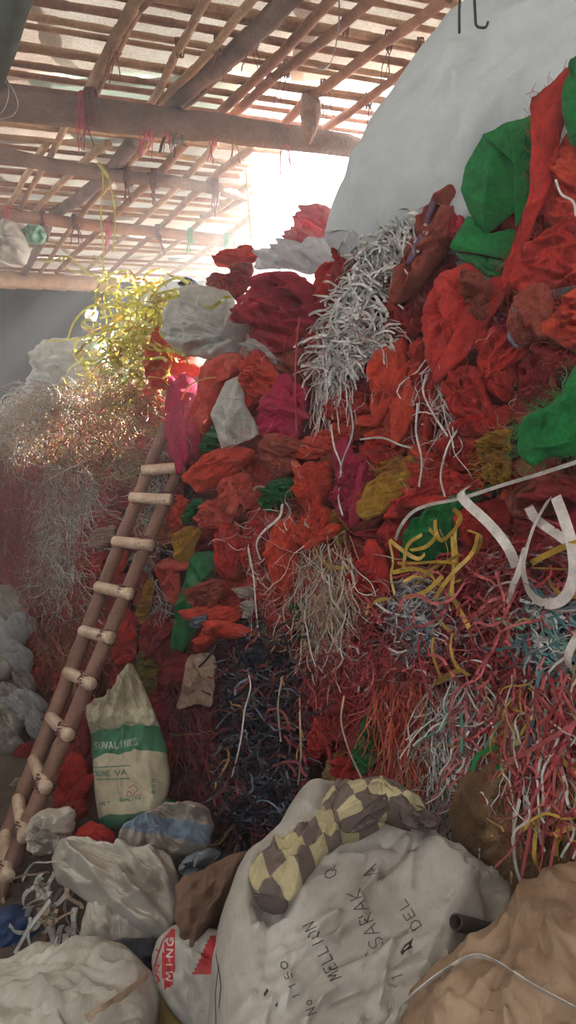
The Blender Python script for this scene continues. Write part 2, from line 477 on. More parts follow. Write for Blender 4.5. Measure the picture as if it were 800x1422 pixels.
# ================================================================== THE SETTING
def grid_mesh(name, x0, x1, y0, y1, nx, ny, zf, mat, parent=None):
    vs_ = []; fs_ = []
    for j in range(ny + 1):
        for i in range(nx + 1):
            x = x0 + (x1 - x0) * i / nx; y = y0 + (y1 - y0) * j / ny
            vs_.append((x, y, zf(x, y)))
    for j in range(ny):
        for i in range(nx):
            a = j * (nx + 1) + i; fs_.append((a, a + 1, a + nx + 2, a + nx + 1))
    me = bpy.data.meshes.new(name); me.from_pydata(vs_, [], fs_); me.update()
    return link(name, me, mat, parent)
flo = grid_mesh('floor', -14, 14, -8, 22, 90, 90, lambda x, y: 0.03 * noise.noise((x * 1.3, y * 1.3, 0)) + 0.012 * noise.noise((x * 6, y * 6, 4)), 'earth')
tag(flo, 'bare dusty earth floor showing at the left below the ladder', 'floor', kind='structure')
# far wall of dark boards, only behind the roofed part (the rest is open to the sky)
WY = 11.6
wl = empty('wall_back', (-5, WY, 0)); tag(wl, 'dark board wall at the far left under the low roof', 'wall', kind='structure')
bx0 = -9.0
while bx0 < -0.9:
    bw = random.uniform(0.22, 0.34)
    mb = MB(); h = roofz(bx0, WY) - .01
    mb.sweep([Vector((bx0 + bw / 2, WY + random.uniform(-.02, .02), -0.05)), Vector((bx0 + bw / 2, WY, h))], bw - 0.004, 0.03, up=Vector((1, 0, 0)))
    adopt(mb.build('board', 'darkwall', None, smooth=False), wl)
    bx0 += bw
wr = grid_mesh('wall_right', 0, 1, 0, 1, 1, 1, lambda x, y: 0, 'darkwall')
wr.data.clear_geometry()
me = wr.data
me.from_pydata([(3.4, -2, 0), (3.4, 4.2, 0), (3.4, 4.2, 4.0), (3.4, -2, 3.6), (3.48, -2, 0), (3.48, 4.2, 0), (3.48, 4.2, 4.0), (3.48, -2, 3.6)], [],
               [(0, 1, 2, 3), (7, 6, 5, 4), (0, 4, 5, 1), (1, 5, 6, 2), (2, 6, 7, 3), (3, 7, 4, 0)]); me.update()
tag(wr, 'dark board wall hidden behind the heap at right', 'wall', kind='structure')

def box_blocker(name, x0, x1, y0, y1, z1, label):
    me = bpy.data.meshes.new(name)
    v = [(x, y, z) for z in (0, z1) for x, y in ((x0, y0), (x1, y0), (x1, y1), (x0, y1))]
    me.from_pydata(v, [], [(3, 2, 1, 0), (4, 5, 6, 7), (0, 1, 5, 4), (1, 2, 6, 5), (2, 3, 7, 6), (3, 0, 4, 7)]); me.update()
    tag(link(name, me, 'darkwall', smooth=False), label, 'wall', kind='structure')
box_blocker('light_blocker_front', -6, 3.4, -2.2, -2.1, 2.25, 'unseen half height light blocker added behind the viewer, open above')  # added out of view: blocks low frontal skylight so light enters from above
box_blocker('light_blocker_left', -5.1, -5.0, -2.1, 11.5, 2.5, 'unseen half height light blocker added far to the left, open above')  # added out of view: dims the inside, skylight from the left only over its top

# ---- roof of white sheets on bamboo
ceil = empty('ceiling', (0, 4, 3.6)); tag(ceil, 'low roof of pale sheets tied over a bamboo lattice', 'roof', kind='structure')
def pole(name, pix, r, mat, drop, parent=ceil, seg=10, nodes=True, wob=0.012, r2=None, cap=True):
    """bamboo or branch through pixel way-points lying under the roof"""
    sp = spline([tuple(roof(x, y, drop)) for x, y in pix], seg)
    pts = []; sd = random.uniform(0, 99)
    for i, s in enumerate(sp):
        v = Vector(s); v.z += wob * noise.noise((i * .6, sd, 1)); v.x += wob * noise.noise((i * .6, sd, 5))
        pts.append(v)
    mb = MB(); P = []; W = []
    L = sum((pts[i + 1] - pts[i]).length for i in range(len(pts) - 1))
    for i, v in enumerate(pts):
        u = i / (len(pts) - 1); rr = (r + ((r2 or r * 0.85) - r) * u) * 2
        P.append(v); W.append(rr)
    if nodes:                 # swollen joints
        Q = []; X = []
        nn = max(6, int(L / 0.28))
        for k in range(nn):
            u = k / (nn - 1) * (len(P) - 1); i = min(int(u), len(P) - 2); t = u - i
            v = P[i].lerp(P[i + 1], t); w = W[i] * (1 - t) + W[i + 1] * t
            u2 = min((k + 0.06) / (nn - 1), 1) * (len(P) - 1); i2 = min(int(u2), len(P) - 2)
            v2 = P[i2].lerp(P[i2 + 1], u2 - i2)
            Q += [v, v2]; X += [w * 1.16, w]
        P, W = Q, X
    mb.sweep(P, W, W, up=Vector((0, 0, 1)), sides=8)
    return adopt(mb.build(name, mat, None), parent)
# thin bamboo running across
PV = (3000, 505)
def cross(y0, xa, xb):
    g = (PV[1] - y0) / PV[0]
    return [(xa, y0 + g * xa), ((xa + xb) / 2, y0 + g * (xa + xb) / 2 + random.uniform(-3, 3)), (xb, y0 + g * xb + random.uniform(-3, 3))]
ys = [-190, -160, -128, -98, -70, -46, -30, -4, 12, 36, 58, 66, 84, 96, 118]
for y0 in ys:
    pole('purlin', cross(y0 + random.uniform(-4, 4), random.uniform(-260, -190), random.uniform(880, 960) if y0 > -20 else 1100), random.uniform(.013, .021), random.choice(['bamboo', 'bamboo', 'bamboo2']), 0.02)
for y0 in [164, 174, 192, 204, 214, 228, 236, 252, 262, 276, 288, 318, 330, 340, 352, 362, 372]:
    pole('purlin', cross(y0 + random.uniform(-2, 2), -150, random.uniform(332, 352) if y0 > 190 else random.uniform(345, 400)), random.uniform(.014, .024), random.choice(['bamboo', 'bamboo', 'bamboo2']), 0.03)
# rafters running into the distance
RF = [  # pixel way-points, radius, material
 ([(-60, 110), (10, 10), (60, -70)], .028, 'bamboo2'), ([(119, 140), (160, 62), (198, -6), (230, -60)], .034, 'bamboo'), ([(127, 138), (168, 58), (208, -10)], .024, 'bamboo2'),
 ([(208, 148), (250, 66), (292, -10)], .022, 'bamboo'), ([(216, 150), (285, 80), (352, -6)], .022, 'bamboo'),
 ([(225, 152), (300, 95), (360, 40), (410, -12)], .05, 'timber'), ([(250, 155), (320, 90), (352, 60)], .022, 'bamboo2'),
 ([(296, 165), (370, 95), (450, 10), (480, -20)], .026, 'bamboo2'), ([(316, 168), (400, 95), (520, -5)], .026, 'bamboo2'),
 ([(395, 172), (450, 122), (540, 56), (625, -6)], .027, 'bamboo2'), ([(450, 178), (510, 140), (600, 72), (660, 30)], .024, 'bamboo2'),
 ([(560, 110), (640, 50), (740, -30)], .024, 'bamboo'),
 ([(66, 200), (35, 248), (4, 298)], .024, 'bamboo'), ([(95, 165), (60, 235), (10, 320)], .022, 'bamboo'),
 ([(150, 200), (102, 237), (42, 300)], .026, 'bamboo'), ([(186, 196), (160, 232), (120, 268), (72, 300), (60, 330), (34, 378)], .05, 'timber'),
 ([(205, 200), (155, 250), (108, 305), (55, 380)], .027, 'bamboo'), ([(258, 198), (215, 246), (150, 308), (78, 378)], .03, 'bamboo2'),
 ([(300, 200), (230, 275), (120, 375)], .024, 'bamboo'), ([(350, 205), (290, 252), (220, 318), (150, 380)], .028, 'bamboo2'),
 ([(346, 256), (270, 316), (190, 382)], .026, 'bamboo'), ([(350, 300), (290, 345), (228, 388)], .03, 'bamboo'),
 ([(342, 275), (305, 292), (280, 300)], .024, 'bamboo2'),
]
for pix, r, m in RF:
    pole('rafter', pix, r, m, 0.07, wob=0.02)
# heavy beams
bm1 = pole('main_beam', [(-160, 124), (0, 141), (150, 160), (300, 178), (400, 190), (512, 205)], .105, 'timber', 0.22, nodes=False, r2=.07, seg=16, wob=.02)
pole('curved_beam', [(-120, 190), (0, 214), (75, 230), (150, 243), (215, 248), (270, 257), (342, 274)], .055, 'timber', 0.16, nodes=False, r2=.04, seg=16)
pole('cross_beam', [(-100, 285), (20, 300), (170, 318), (338, 336)], .06, 'bamboo2', 0.16, nodes=False, seg=10)
pole('eave_beam', [(-80, 384), (20, 389), (90, 392), (160, 396)], .11, 'bamboo', 0.16, nodes=True, seg=10)
pole('eave_rail', [(-80, 412), (50, 414), (150, 416)], .05, 'timber', 0.12, nodes=False)
pole('corner_post_pole', [(-14, 110), (4, 60), (24, -10), (40, -60)], .075, 'darkpole', 0.14, nodes=False)
# lashings around the beam: string wraps at crossings
def wrap(px, py, drop, rad, mat, turns=4, tail=True, w=.007):
    c = roof(px, py, drop); mb = MB(); pts = []
    ax = Vector((1, .12, 0)).normalized()
    for k in range(turns * 10 + 1):
        a = 2 * math.pi * k / 10
        pts.append(c + ax * ((k / (turns * 10) - .5) * turns * .011 + random.uniform(-.002, .002)) + Vector((0, math.cos(a), math.sin(a))) * rad)
    mb.sweep(pts, w, w, sides=4)
    if tail:
        for _ in range(3):
            p = c + Vector((random.uniform(-.03, .03), -rad * .7, -rad * .6)); t = [p.copy()]
            d = Vector((random.uniform(-.3, .3), random.uniform(-.2, .1), -1))
            for s in range(5):
                p = p + d * random.uniform(.02, .045) + Vector((random.uniform(-.01, .01), 0, 0)); t.append(p.copy())
            mb.sweep(t, w * .8, w * .5)
    return adopt(mb.build('lashing', mat, None), ceil)
for (px, py, mt, tn) in [(118, 155, 'pinktie', 3), (128, 150, 'lash', 5), (202, 168, 'pinktie', 2), (210, 169, 'pinktie', 2), (232, 171, 'pinktie', 2), (245, 173, 'blacktie', 8),
                         (298, 180, 'pinktie', 2), (326, 182, 's_straw', 3), (400, 190, 'pinktie', 2)]:
    wrap(px, py, 0.22, .112 - .00009 * px, mt, tn)
for (px, py, mt) in [(12, 298, 'pinktie'), (105, 308, 'lash'), (150, 316, 'pinktie'), (220, 322, 'lash'), (178, 246, 'lash'), (215, 248, 'lash'), (300, 262, 'lash'), (60, 305, 'lash'), (265, 327, 's_green'), (315, 333, 's_green')]:
    wrap(px, py, 0.16, .066, mt, 4, w=.012)
for (px, py) in [(160, 62), (250, 66), (300, 62), (400, 95), (450, 122), (300, 95), (540, 56), (510, 140), (585, 66), (370, 95), (480, 35), (350, 55)]:
    wrap(px + random.uniform(-3, 3), py, 0.05, .045, 'lash', 3, tail=random.random() < .6, w=.006)
# roof sheets laid on top, cut into rough pieces; none over the opening beyond the beam at right
def sheet(x0, x1, y0, y1, mat, dz):
    sd = random.uniform(0, 99); nx = max(3, int((x1 - x0) / .16)); ny = max(3, int((y1 - y0) / .16))
    vs_ = []; fs_ = []
    for j in range(ny + 1):
        for i in range(nx + 1):
            u, v = i / nx, j / ny
            e = .06
            x = x0 + (x1 - x0) * u + e * noise.noise((v * 5, sd, u * 2)); y = y0 + (y1 - y0) * v + e * noise.noise((u * 5, sd + 7, v * 2))
            z = roofz(x, y) + .02 + dz + .035 * noise.noise((x * 2.2, y * 2.2, sd)) + .02 * noise.noise((x * 7, y * 3, sd))
            vs_.append((x, y, z))
    for j in range(ny):
        for i in range(nx):
            a = j * (nx + 1) + i; fs_.append((a, a + 1, a + nx + 2, a + nx + 1))
    me = bpy.data.meshes.new('roof_sheet'); me.from_pydata(vs_, [], fs_); me.update()
    return adopt(link('roof_sheet', me, mat), ceil)
yy = -2.0
row = 0
while yy < 11.6:
    dy = random.uniform(.9, 1.3)
    xx = -7.5 + random.uniform(-.4, .4)
    xe = 3.6 if yy + dy < 5.25 else -0.42
    while xx < xe - .1:
        dx = min(random.uniform(.8, 1.6), xe - xx)
        mt = random.choice(['sheetA', 'sheetA', 'sheetB', 'sheetC', 'sheetD', 'sheetB'])
        # torn pieces near the opening let the sky through
        torn = (yy > 3.2 and xx > -.1 and xx < 1.3 and random.random() < .35)
        if torn: sheet(xx, xx + dx * .7, yy, yy + dy * .72, mt, .05)
        else: sheet(xx, xx + dx + .12, yy, yy + dy + .12, mt, random.uniform(.06, .12))
        xx += dx
    yy += dy; row += 1

# ================================================================== THE HEAP: packed core
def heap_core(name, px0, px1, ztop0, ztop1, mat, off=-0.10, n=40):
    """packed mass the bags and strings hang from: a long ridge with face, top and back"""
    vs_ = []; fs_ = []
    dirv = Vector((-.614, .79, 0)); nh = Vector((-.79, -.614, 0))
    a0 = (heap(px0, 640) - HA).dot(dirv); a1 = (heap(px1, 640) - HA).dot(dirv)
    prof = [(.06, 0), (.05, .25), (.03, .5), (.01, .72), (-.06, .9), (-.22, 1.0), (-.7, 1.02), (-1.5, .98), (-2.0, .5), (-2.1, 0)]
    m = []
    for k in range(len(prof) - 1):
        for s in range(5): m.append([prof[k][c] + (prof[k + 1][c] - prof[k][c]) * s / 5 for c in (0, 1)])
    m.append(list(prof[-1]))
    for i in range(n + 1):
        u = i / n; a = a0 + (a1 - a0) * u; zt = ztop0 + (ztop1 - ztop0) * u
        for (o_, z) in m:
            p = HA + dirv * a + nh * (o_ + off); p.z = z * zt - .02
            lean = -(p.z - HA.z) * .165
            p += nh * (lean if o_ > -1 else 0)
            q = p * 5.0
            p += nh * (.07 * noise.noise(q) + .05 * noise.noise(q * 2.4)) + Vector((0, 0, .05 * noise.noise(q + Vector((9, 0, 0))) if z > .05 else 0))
            vs_.append(tuple(p))
    w = len(m)
    for i in range(n):
        for j in range(w - 1): fs_.append((i * w + j, (i + 1) * w + j, (i + 1) * w + j + 1, i * w + j + 1))
    fs_.append(tuple(range(w))); fs_.append(tuple(n * w + j for j in reversed(range(w))))
    me = bpy.data.meshes.new(name); me.from_pydata(vs_, [], fs_); me.update()
    return recenter(link(name, me, mat))
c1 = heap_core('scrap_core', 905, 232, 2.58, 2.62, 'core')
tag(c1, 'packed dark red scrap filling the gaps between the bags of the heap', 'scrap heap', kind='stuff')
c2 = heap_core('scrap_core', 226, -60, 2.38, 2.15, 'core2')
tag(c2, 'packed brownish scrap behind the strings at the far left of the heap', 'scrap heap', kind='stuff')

# ================================================================== THE HEAP: bags one can pick out
REDS = {'red', 'orange', 'crimson', 'magenta', 'salmon', 'rust', 'dullred'}
def loose_folds(o, mat, poly, off, count):
    """slack tucks of the same cloth lying over the bag"""
    cx = sum(p[0] for p in poly) / len(poly); cy = sum(p[1] for p in poly) / len(poly)
    ex = max(p[0] for p in poly) - min(p[0] for p in poly); ey = max(p[1] for p in poly) - min(p[1] for p in poly)
    for k in range(count):
        a = random.gauss(1.57 if ey > ex else 0.0, .6); L = (max(ex, ey)) * random.uniform(.42, .6); w = min(ex, ey) * random.uniform(.16, .3)
        sx = cx + random.uniform(-.28, .28) * ex; sy = cy + random.uniform(-.28, .28) * ey
        ca, sa = math.cos(a), math.sin(a); pl = []
        for u, v in ((-1, 0), (-.7, .7), (-.1, 1), (.5, .6), (1, .25), (.9, -.5), (.3, -.9), (-.5, -1), (-.9, -.6)):
            u *= L * random.uniform(.85, 1.1); v *= w * random.uniform(.6, 1.25)
            x, y = sx + u * ca - v * sa, sy + u * sa + v * ca
            pl.append((cx + (x - cx) * .92, cy + (y - cy) * .92))
        f = blob('loose_fold', pl, mat, off=off, thick=random.uniform(.012, .024), fold=random.uniform(.018, .03), fs=1.3, ang=a, aniso=3, n=44, k=9, rag=.16, back=.03)
        adopt(f, o)
HERO = []; HLAB = []; USED = set()
def bag(name, label, cat, mat, poly, off=.04, thick=.04, fold=.042, group=None, frays=0, fmat=None, loose=True, **kw):
    o = blob(name, poly, mat, off=off, thick=thick, fold=fold, **kw)
    inf = o_info.pop(o.name); recenter(o); o_info[o.name] = inf
    tag(o, label, cat, group)
    HERO.append((poly, mat)); HLAB.append((label, sum(p[0] for p in poly) / len(poly), sum(p[1] for p in poly) / len(poly)))
    if frays: fray(o, fmat or mat, frays)
    if mat in REDS and loose: loose_folds(o, mat, poly, off + thick * .75, 2 if len(poly) > 6 else 1)
    return o
G1 = 'picked out bags in the heap'
def red(label, mat, poly, **kw):
    if 'fs' not in kw: kw['fs'] = 1.5
    if 'wr' not in kw: kw['wr'] = (12, .018, 7, 60)
    if 'frays' not in kw and mat in REDS: kw['frays'] = 14
    return bag(kw.pop('name', 'mesh_bag'), label, 'bag', mat, poly, group=kw.pop('group', G1), **kw)

# --- big pale tarpaulin bundle on top
tb = blob('tarpaulin_bundle', [(452, 345), (462, 305), (490, 245), (515, 195), (552, 138), (598, 78), (640, 34), (690, -20), (780, -70), (900, -90), (960, 60), (960, 330), (800, 420), (640, 400), (520, 380)],
          'tarp', base=lambda x, y: at(x, y, 3.05 - (x - 640) * .0016 + (300 - y) * .0006), thick=.34, fold=.04, fs=1.5, aniso=4, n=150, k=44, rag=.012, back=.9, prof=.6, crease=.4, ang=-.9, wr=(18, .035, 30, 260))
recenter(tb); tag(tb, 'huge pale grey tarpaulin bundle bulging over the top right of the heap', 'bundle')

# --- upper right
M['seam'] = cloth('faded violet hem', (112, 84, 104), (88, 64, 80))
o = bag('woven_sack', 'bright green woven sack folded below the tarpaulin bundle', 'sack', 'green', [(640, 264), (646, 232), (671, 188), (700, 202), (722, 240), (718, 292), (675, 329), (652, 296)], off=.17, thick=.02, fold=.012, ang=1.1, fs=.8, rag=.01, smooth_it=0, prof=.8, creases=[(642, 262, 690, 300, .03, 20), (690, 205, 676, 326, .025, 24)])
fl = blob('side_panel', [(670, 187), (700, 173), (740, 160), (736, 230), (737, 294), (716, 318), (722, 240), (700, 202)], 'green', off=.155, thick=.02, fold=.02, ang=1.5, fs=.9, rag=.015, smooth_it=0, prof=.8); adopt(fl, o)
fl = blob('flap', [(622, 347), (636, 322), (652, 296), (675, 326), (720, 316), (718, 362), (690, 358), (660, 352)], 'green', off=.17, thick=0.015, fold=0.017, ang=.2, fs=.5, rag=.02); adopt(fl, o)
fl = blob('flap', [(628, 350), (660, 354), (718, 364), (706, 384), (690, 390), (660, 377)], 'dkgreen', off=.13, thick=0.021, fold=0.022, ang=.9, rag=.03); adopt(fl, o)
red('green woven sack cut by the right edge near the top', 'green', [(784, 192), (783, 130), (795, 80), (850, 50), (900, 90), (890, 215), (810, 214)], off=.22, thick=0.042, name='woven_sack')
o = red('long frayed red netting strip hanging beside the green sack', 'red', [(733, 136), (760, 122), (776, 105), (792, 88), (800, 100), (790, 150), (778, 200), (766, 260), (745, 310), (726, 370), (700, 418), (692, 400), (712, 350), (735, 300), (744, 210)], off=.24, thick=0.017, fold=0.029, n=110, k=12, ang=1.75, rag=.09, frays=120, name='netting_strip', loose=False)
red('big loose red net bag at the right edge under the netting strip', 'red', [(704, 400), (728, 345), (762, 322), (800, 296), (870, 280), (870, 390), (790, 398), (730, 408)], off=.18, thick=0.049, fold=0.058, frays=60, loose=False)
red('red net bag behind the netting strip at the upper right edge', 'orange', [(752, 300), (770, 220), (790, 180), (880, 170), (880, 320), (790, 330)], off=.13, thick=0.042, fold=0.058, frays=50, loose=False)
o = red('rolled pinkish burlap piece with violet hem at right', 'brick', [(706, 462), (712, 415), (738, 395), (764, 392), (771, 440), (768, 472), (742, 476), (720, 482)], off=.27, thick=0.042, fold=0.043, ang=1.5, fs=.7, name='burlap_roll', frays=20)
hm = blob('hem', [(704, 474), (710, 430), (716, 412), (722, 440), (718, 470), (722, 486)], 's_blue', off=.30, thick=0.014, fold=0.012, n=32, k=6); adopt(hm, o)
red('orange frayed net bag at right edge beside burlap roll', 'orange', [(770, 470), (772, 420), (800, 396), (880, 390), (880, 490), (800, 492)], off=.2, thick=0.049, fold=0.058, frays=60)
o = red('dusty brownish red bag with violet seam below the tarpaulin', 'rust', [(543, 420), (556, 372), (578, 330), (592, 296), (606, 264), (636, 252), (647, 290), (634, 338), (604, 378), (572, 424)], off=.12, thick=0.052, fold=0.041, ang=2.1, fs=1.1, wr=(22, .03, 8, 80), loose=False)
q = blob('seam', [(596, 284), (606, 266), (612, 270), (600, 296), (588, 330), (578, 356), (566, 372), (562, 366), (576, 340)], 'seam', off=.178, thick=.006, fold=.006, n=60, k=6, rag=.03, back=.05); adopt(q, o)
red('arched red bag along the top under the tarpaulin edge', 'orange', [(507, 345), (516, 308), (532, 285), (560, 271), (592, 276), (588, 288), (552, 300), (530, 318), (520, 346)], off=.09, thick=0.035, loose=False)
red('small square red scrap left of the white shredded strips', 'red', [(464, 366), (466, 330), (484, 330), (506, 318), (502, 350), (490, 362)], off=.05, thick=0.021)
red('bright red bag with pale frayed tie at right', 'red', [(594, 500), (588, 450), (596, 405), (618, 378), (645, 364), (672, 378), (692, 402), (684, 446), (654, 482), (644, 528), (612, 540)], off=.16, thick=0.063, fold=0.051, ang=1.9, fs=.8)
red('brown stained red bag beside the bright red bag', 'rust', [(640, 372), (668, 380), (690, 400), (686, 440), (668, 450), (650, 430)], off=.2, thick=0.035)
red('round dark red bag under the burlap roll', 'red', [(664, 508), (676, 470), (694, 448), (712, 470), (722, 515), (708, 562), (680, 548)], off=.17, thick=0.056, fold=0.036, ang=1.3)
red('twin lobed red bag below the bright red bag', 'red', [(624, 572), (624, 518), (648, 508), (664, 512), (688, 545), (680, 572), (646, 592)], off=.17, thick=0.056, fold=0.051, ang=1.2)
red('slumped red bag above the yellow cloth knots', 'red', [(630, 588), (650, 580), (682, 568), (712, 562), (708, 596), (664, 608), (640, 606)], off=.16, thick=0.042)
red('lower red bag left of the yellow cloth knots', 'red', [(608, 618), (632, 594), (672, 608), (672, 646), (640, 658), (618, 644)], off=.12, thick=0.049)
red('dark red bag deep between burlap roll and green mesh', 'dullred', [(722, 510), (744, 480), (770, 486), (775, 530), (768, 566), (728, 566)], off=.14, thick=0.042)
red('dark red bag at the right edge above the green mesh', 'dullred', [(740, 480), (800, 478), (870, 470), (870, 520), (790, 520), (760, 530)], off=.12, thick=0.042)
o = red('knotted yellow cloth above the green band of sacks', 'yellowcl', [(664, 615), (684, 598), (710, 594), (713, 625), (694, 642), (667, 642)], off=.19, thick=0.032, name='yellow_cloth', frays=24)
o = red('lower yellow cloth lump hanging below the knotted one', 'yellowcl', [(671, 666), (674, 642), (710, 630), (714, 664), (696, 678)], off=.19, thick=0.032, name='yellow_cloth', frays=24)
o = red('mustard mesh cloth lying slanted in the middle of the heap', 'yellowcl', [(495, 704), (512, 672), (540, 650), (570, 630), (584, 656), (560, 690), (535, 712), (508, 726)], off=.14, thick=0.028, fold=0.029, ang=-.6, name='yellow_cloth', frays=46)
o = red('green mesh with long frayed threads at right edge', 'green', [(720, 628), (724, 578), (748, 570), (774, 558), (800, 506), (870, 470), (870, 640), (800, 636), (764, 634), (742, 650)], off=.29, thick=0.035, fold=0.029, name='green_mesh', frays=260, fmat='s_green', fs=.6)
red('pale orange bag in the centre beside the white shreds', 'orange', [(514, 520), (520, 496), (536, 476), (566, 470), (570, 530), (582, 588), (544, 606), (518, 578)], off=.12, thick=0.052, fold=0.043, ang=1.5)
red('tall red bag right of the pale orange bag', 'red', [(566, 478), (590, 470), (602, 520), (612, 560), (600, 600), (584, 586), (574, 530)], off=.09, thick=0.042)
red('red bag behind the white shreds near the top', 'dullred', [(530, 470), (552, 420), (600, 400), (596, 460), (566, 478)], off=.08, thick=0.042)
red('flat red bag under the hanging white shreds', 'red', [(444, 578), (466, 552), (486, 540), (508, 544), (512, 572), (486, 592)], off=.08, thick=0.035)
red('orange red bag spreading below the white shreds', 'orange', [(414, 628), (430, 606), (452, 595), (496, 592), (497, 612), (470, 630), (430, 640)], off=.08, thick=0.035, fold=0.051)
red('upright orange bag above the one with a white patch', 'orange', [(414, 690), (418, 660), (428, 642), (462, 640), (464, 680), (446, 706), (428, 714)], off=.1, thick=0.042, fold=0.051)
red('magenta net bag in the middle left of the mustard cloth', 'magenta', [(460, 704), (468, 664), (476, 638), (508, 624), (532, 652), (504, 690), (484, 724)], off=.09, thick=0.042, fold=0.051)
red('red bag between magenta net and mustard cloth', 'red', [(496, 640), (520, 600), (560, 606), (566, 630), (524, 662)], off=.07, thick=0.042)
red('red bag under the mustard cloth', 'red', [(530, 720), (560, 690), (600, 664), (640, 660), (640, 690), (590, 700), (560, 722)], off=.09, thick=0.042)
o = red('red orange bag with torn white patch in the centre', 'orange', [(413, 748), (420, 722), (434, 702), (460, 702), (466, 746), (446, 760), (424, 762)], off=.12, thick=0.038, ang=1.4)
wp = blob('patch', [(419, 728), (432, 711), (440, 722), (444, 742), (436, 750), (430, 734)], 'whitesack', off=.165, thick=0.008, fold=0.007, n=32, k=6); adopt(wp, o)
red('yellowish scrap right of the white patched bag', 'yellowcl', [(464, 744), (462, 706), (476, 712), (482, 744), (474, 760)], off=.06, thick=0.021, name='yellow_cloth')
red('pointed red bag hanging like a cone in the centre', 'orange', [(370, 762), (378, 736), (388, 722), (414, 716), (416, 776), (410, 820), (404, 850), (392, 826), (378, 800)], off=.13, thick=0.042, fold=0.032, ang=1.6, loose=False)
red('crumpled dark green bag in the centre of the heap', 'dkgreen', [(360, 698), (370, 678), (382, 664), (415, 662), (416, 690), (390, 704), (372, 714)], off=.1, thick=0.035, fold=0.058, name='green_bag')
red('dark green strip hanging behind the cone shaped red bag', 'dkgreen', [(405, 802), (421, 794), (428, 846), (418, 868), (406, 848)], off=.06, thick=0.021, name='green_bag')
red('beige gauze ball among the pale strings', 'beige', [(437, 854), (444, 830), (456, 816), (478, 814), (487, 850), (464, 884), (444, 882)], off=.14, thick=0.042, fold=0.029, name='gauze_ball')
red('bright red bag left of the long yellow straps', 'red', [(482, 800), (490, 776), (520, 764), (544, 790), (540, 838), (500, 848), (486, 836)], off=.1, thick=0.042)
red('dark red bag above it under the yellow straps', 'dullred', [(490, 780), (494, 740), (524, 730), (548, 752), (544, 784), (516, 780)], off=.07, thick=0.042)
red('deep green crumpled sack behind the yellow straps', 'green', [(556, 772), (562, 742), (576, 722), (612, 696), (650, 682), (690, 669), (682, 684), (648, 708), (646, 740), (618, 776), (580, 782)], off=.1, thick=0.035, fold=0.058, name='green_bag', n=90)
red('red bag behind the crossing white bands', 'red', [(640, 740), (650, 704), (690, 690), (716, 704), (712, 740), (680, 764), (650, 766)], off=.09, thick=0.042, fold=0.051)
red('brownish red bag right of the crossing white bands', 'rust', [(700, 690), (740, 662), (800, 650), (860, 650), (860, 700), (780, 716), (720, 720)], off=.08, thick=0.042, fold=0.051)
red('dark red bag at right edge below the green mesh', 'dullred', [(740, 690), (760, 666), (800, 660), (880, 650), (880, 690), (800, 704)], off=.16, thick=0.042)

red('dark red bags filling the hollow behind the white shreds', 'dullred', [(448, 486), (456, 420), (462, 370), (490, 345), (530, 318), (560, 330), (548, 400), (520, 470), (480, 500)], off=.03, thick=.05, fold=.06, loose=False)
red('red bag wedged under the film at the top', 'red', [(436, 470), (438, 400), (446, 366), (474, 360), (474, 420), (462, 480)], off=.02, thick=.05, fold=.05, loose=False)
red('dark red bag filling the gap left of the bright red bag', 'dullred', [(548, 450), (560, 400), (584, 360), (620, 340), (656, 340), (650, 390), (616, 430), (590, 460)], off=.02, thick=.05, fold=.05, loose=False)
# --- upper left cluster
o = red('round off white sack at the top left corner of the red heap', 'whitesack', [(228, 466), (230, 440), (240, 420), (268, 398), (304, 396), (332, 418), (346, 456), (340, 486), (318, 496), (290, 500), (250, 492)], off=.16, thick=.1, fold=.06, name='white_sack', frays=50, fmat='s_white', n=96, k=22, gather=(335, 470), fs=1.2, wr=(34, .03, 8, 60))
red('big round crimson net bag at the top', 'crimson', [(319, 448), (332, 424), (338, 400), (362, 381), (402, 375), (432, 388), (446, 416), (440, 452), (412, 484), (387, 496), (366, 474), (352, 452)], off=.15, thick=.07, fold=.085, n=120, k=28, fs=1.3, loose=False, wr=(34, .045, 11, 80))
red('fuzzy orange net bag below the off white sack', 'orange', [(201, 510), (206, 482), (216, 458), (230, 440), (236, 478), (268, 492), (282, 516), (246, 540), (214, 544)], off=.1, thick=0.063, fold=0.043, frays=110, loose=False)
red('long magenta bag hanging left of the salmon bag', 'magenta', [(231, 590), (236, 552), (244, 524), (262, 514), (278, 536), (268, 570), (284, 622), (262, 646), (236, 640)], off=.14, thick=0.056, fold=0.036, ang=1.5)
red('salmon bag draped beside the flat white cloth', 'salmon', [(266, 580), (276, 540), (286, 502), (322, 488), (344, 500), (336, 518), (312, 532), (300, 570), (288, 608)], off=.18, thick=0.042, fold=0.043, ang=1.9, loose=False)
red('flat off white cloth hanging among the red bags', 'whitesack', [(295, 580), (304, 550), (314, 530), (336, 520), (342, 562), (363, 602), (346, 612), (308, 624)], off=.17, thick=.012, fold=.022, ang=1.3, name='white_cloth', fs=.9, rag=.03, smooth_it=0, wr=(14, .02, 9, 80))
red('orange balled net above the flat white cloth', 'orange', [(331, 528), (340, 500), (352, 486), (370, 490), (388, 516), (401, 530), (386, 548), (350, 553)], off=.2, thick=0.049, fold=0.051, loose=False)
red('white rag showing between crimson and orange bags', 'whitesack', [(338, 480), (348, 468), (366, 478), (386, 496), (388, 512), (364, 494), (346, 488)], off=.14, thick=0.021, name='white_cloth')
red('magenta net bag under the crimson bag', 'magenta', [(362, 560), (376, 542), (410, 530), (434, 540), (424, 585), (412, 622), (362, 610)], off=.16, thick=0.049, fold=0.043)
red('dusky red rounded bag bottom below the magenta net', 'rust', [(360, 612), (386, 606), (412, 604), (422, 626), (410, 656), (388, 664), (364, 646)], off=.15, thick=0.049, fold=0.029)
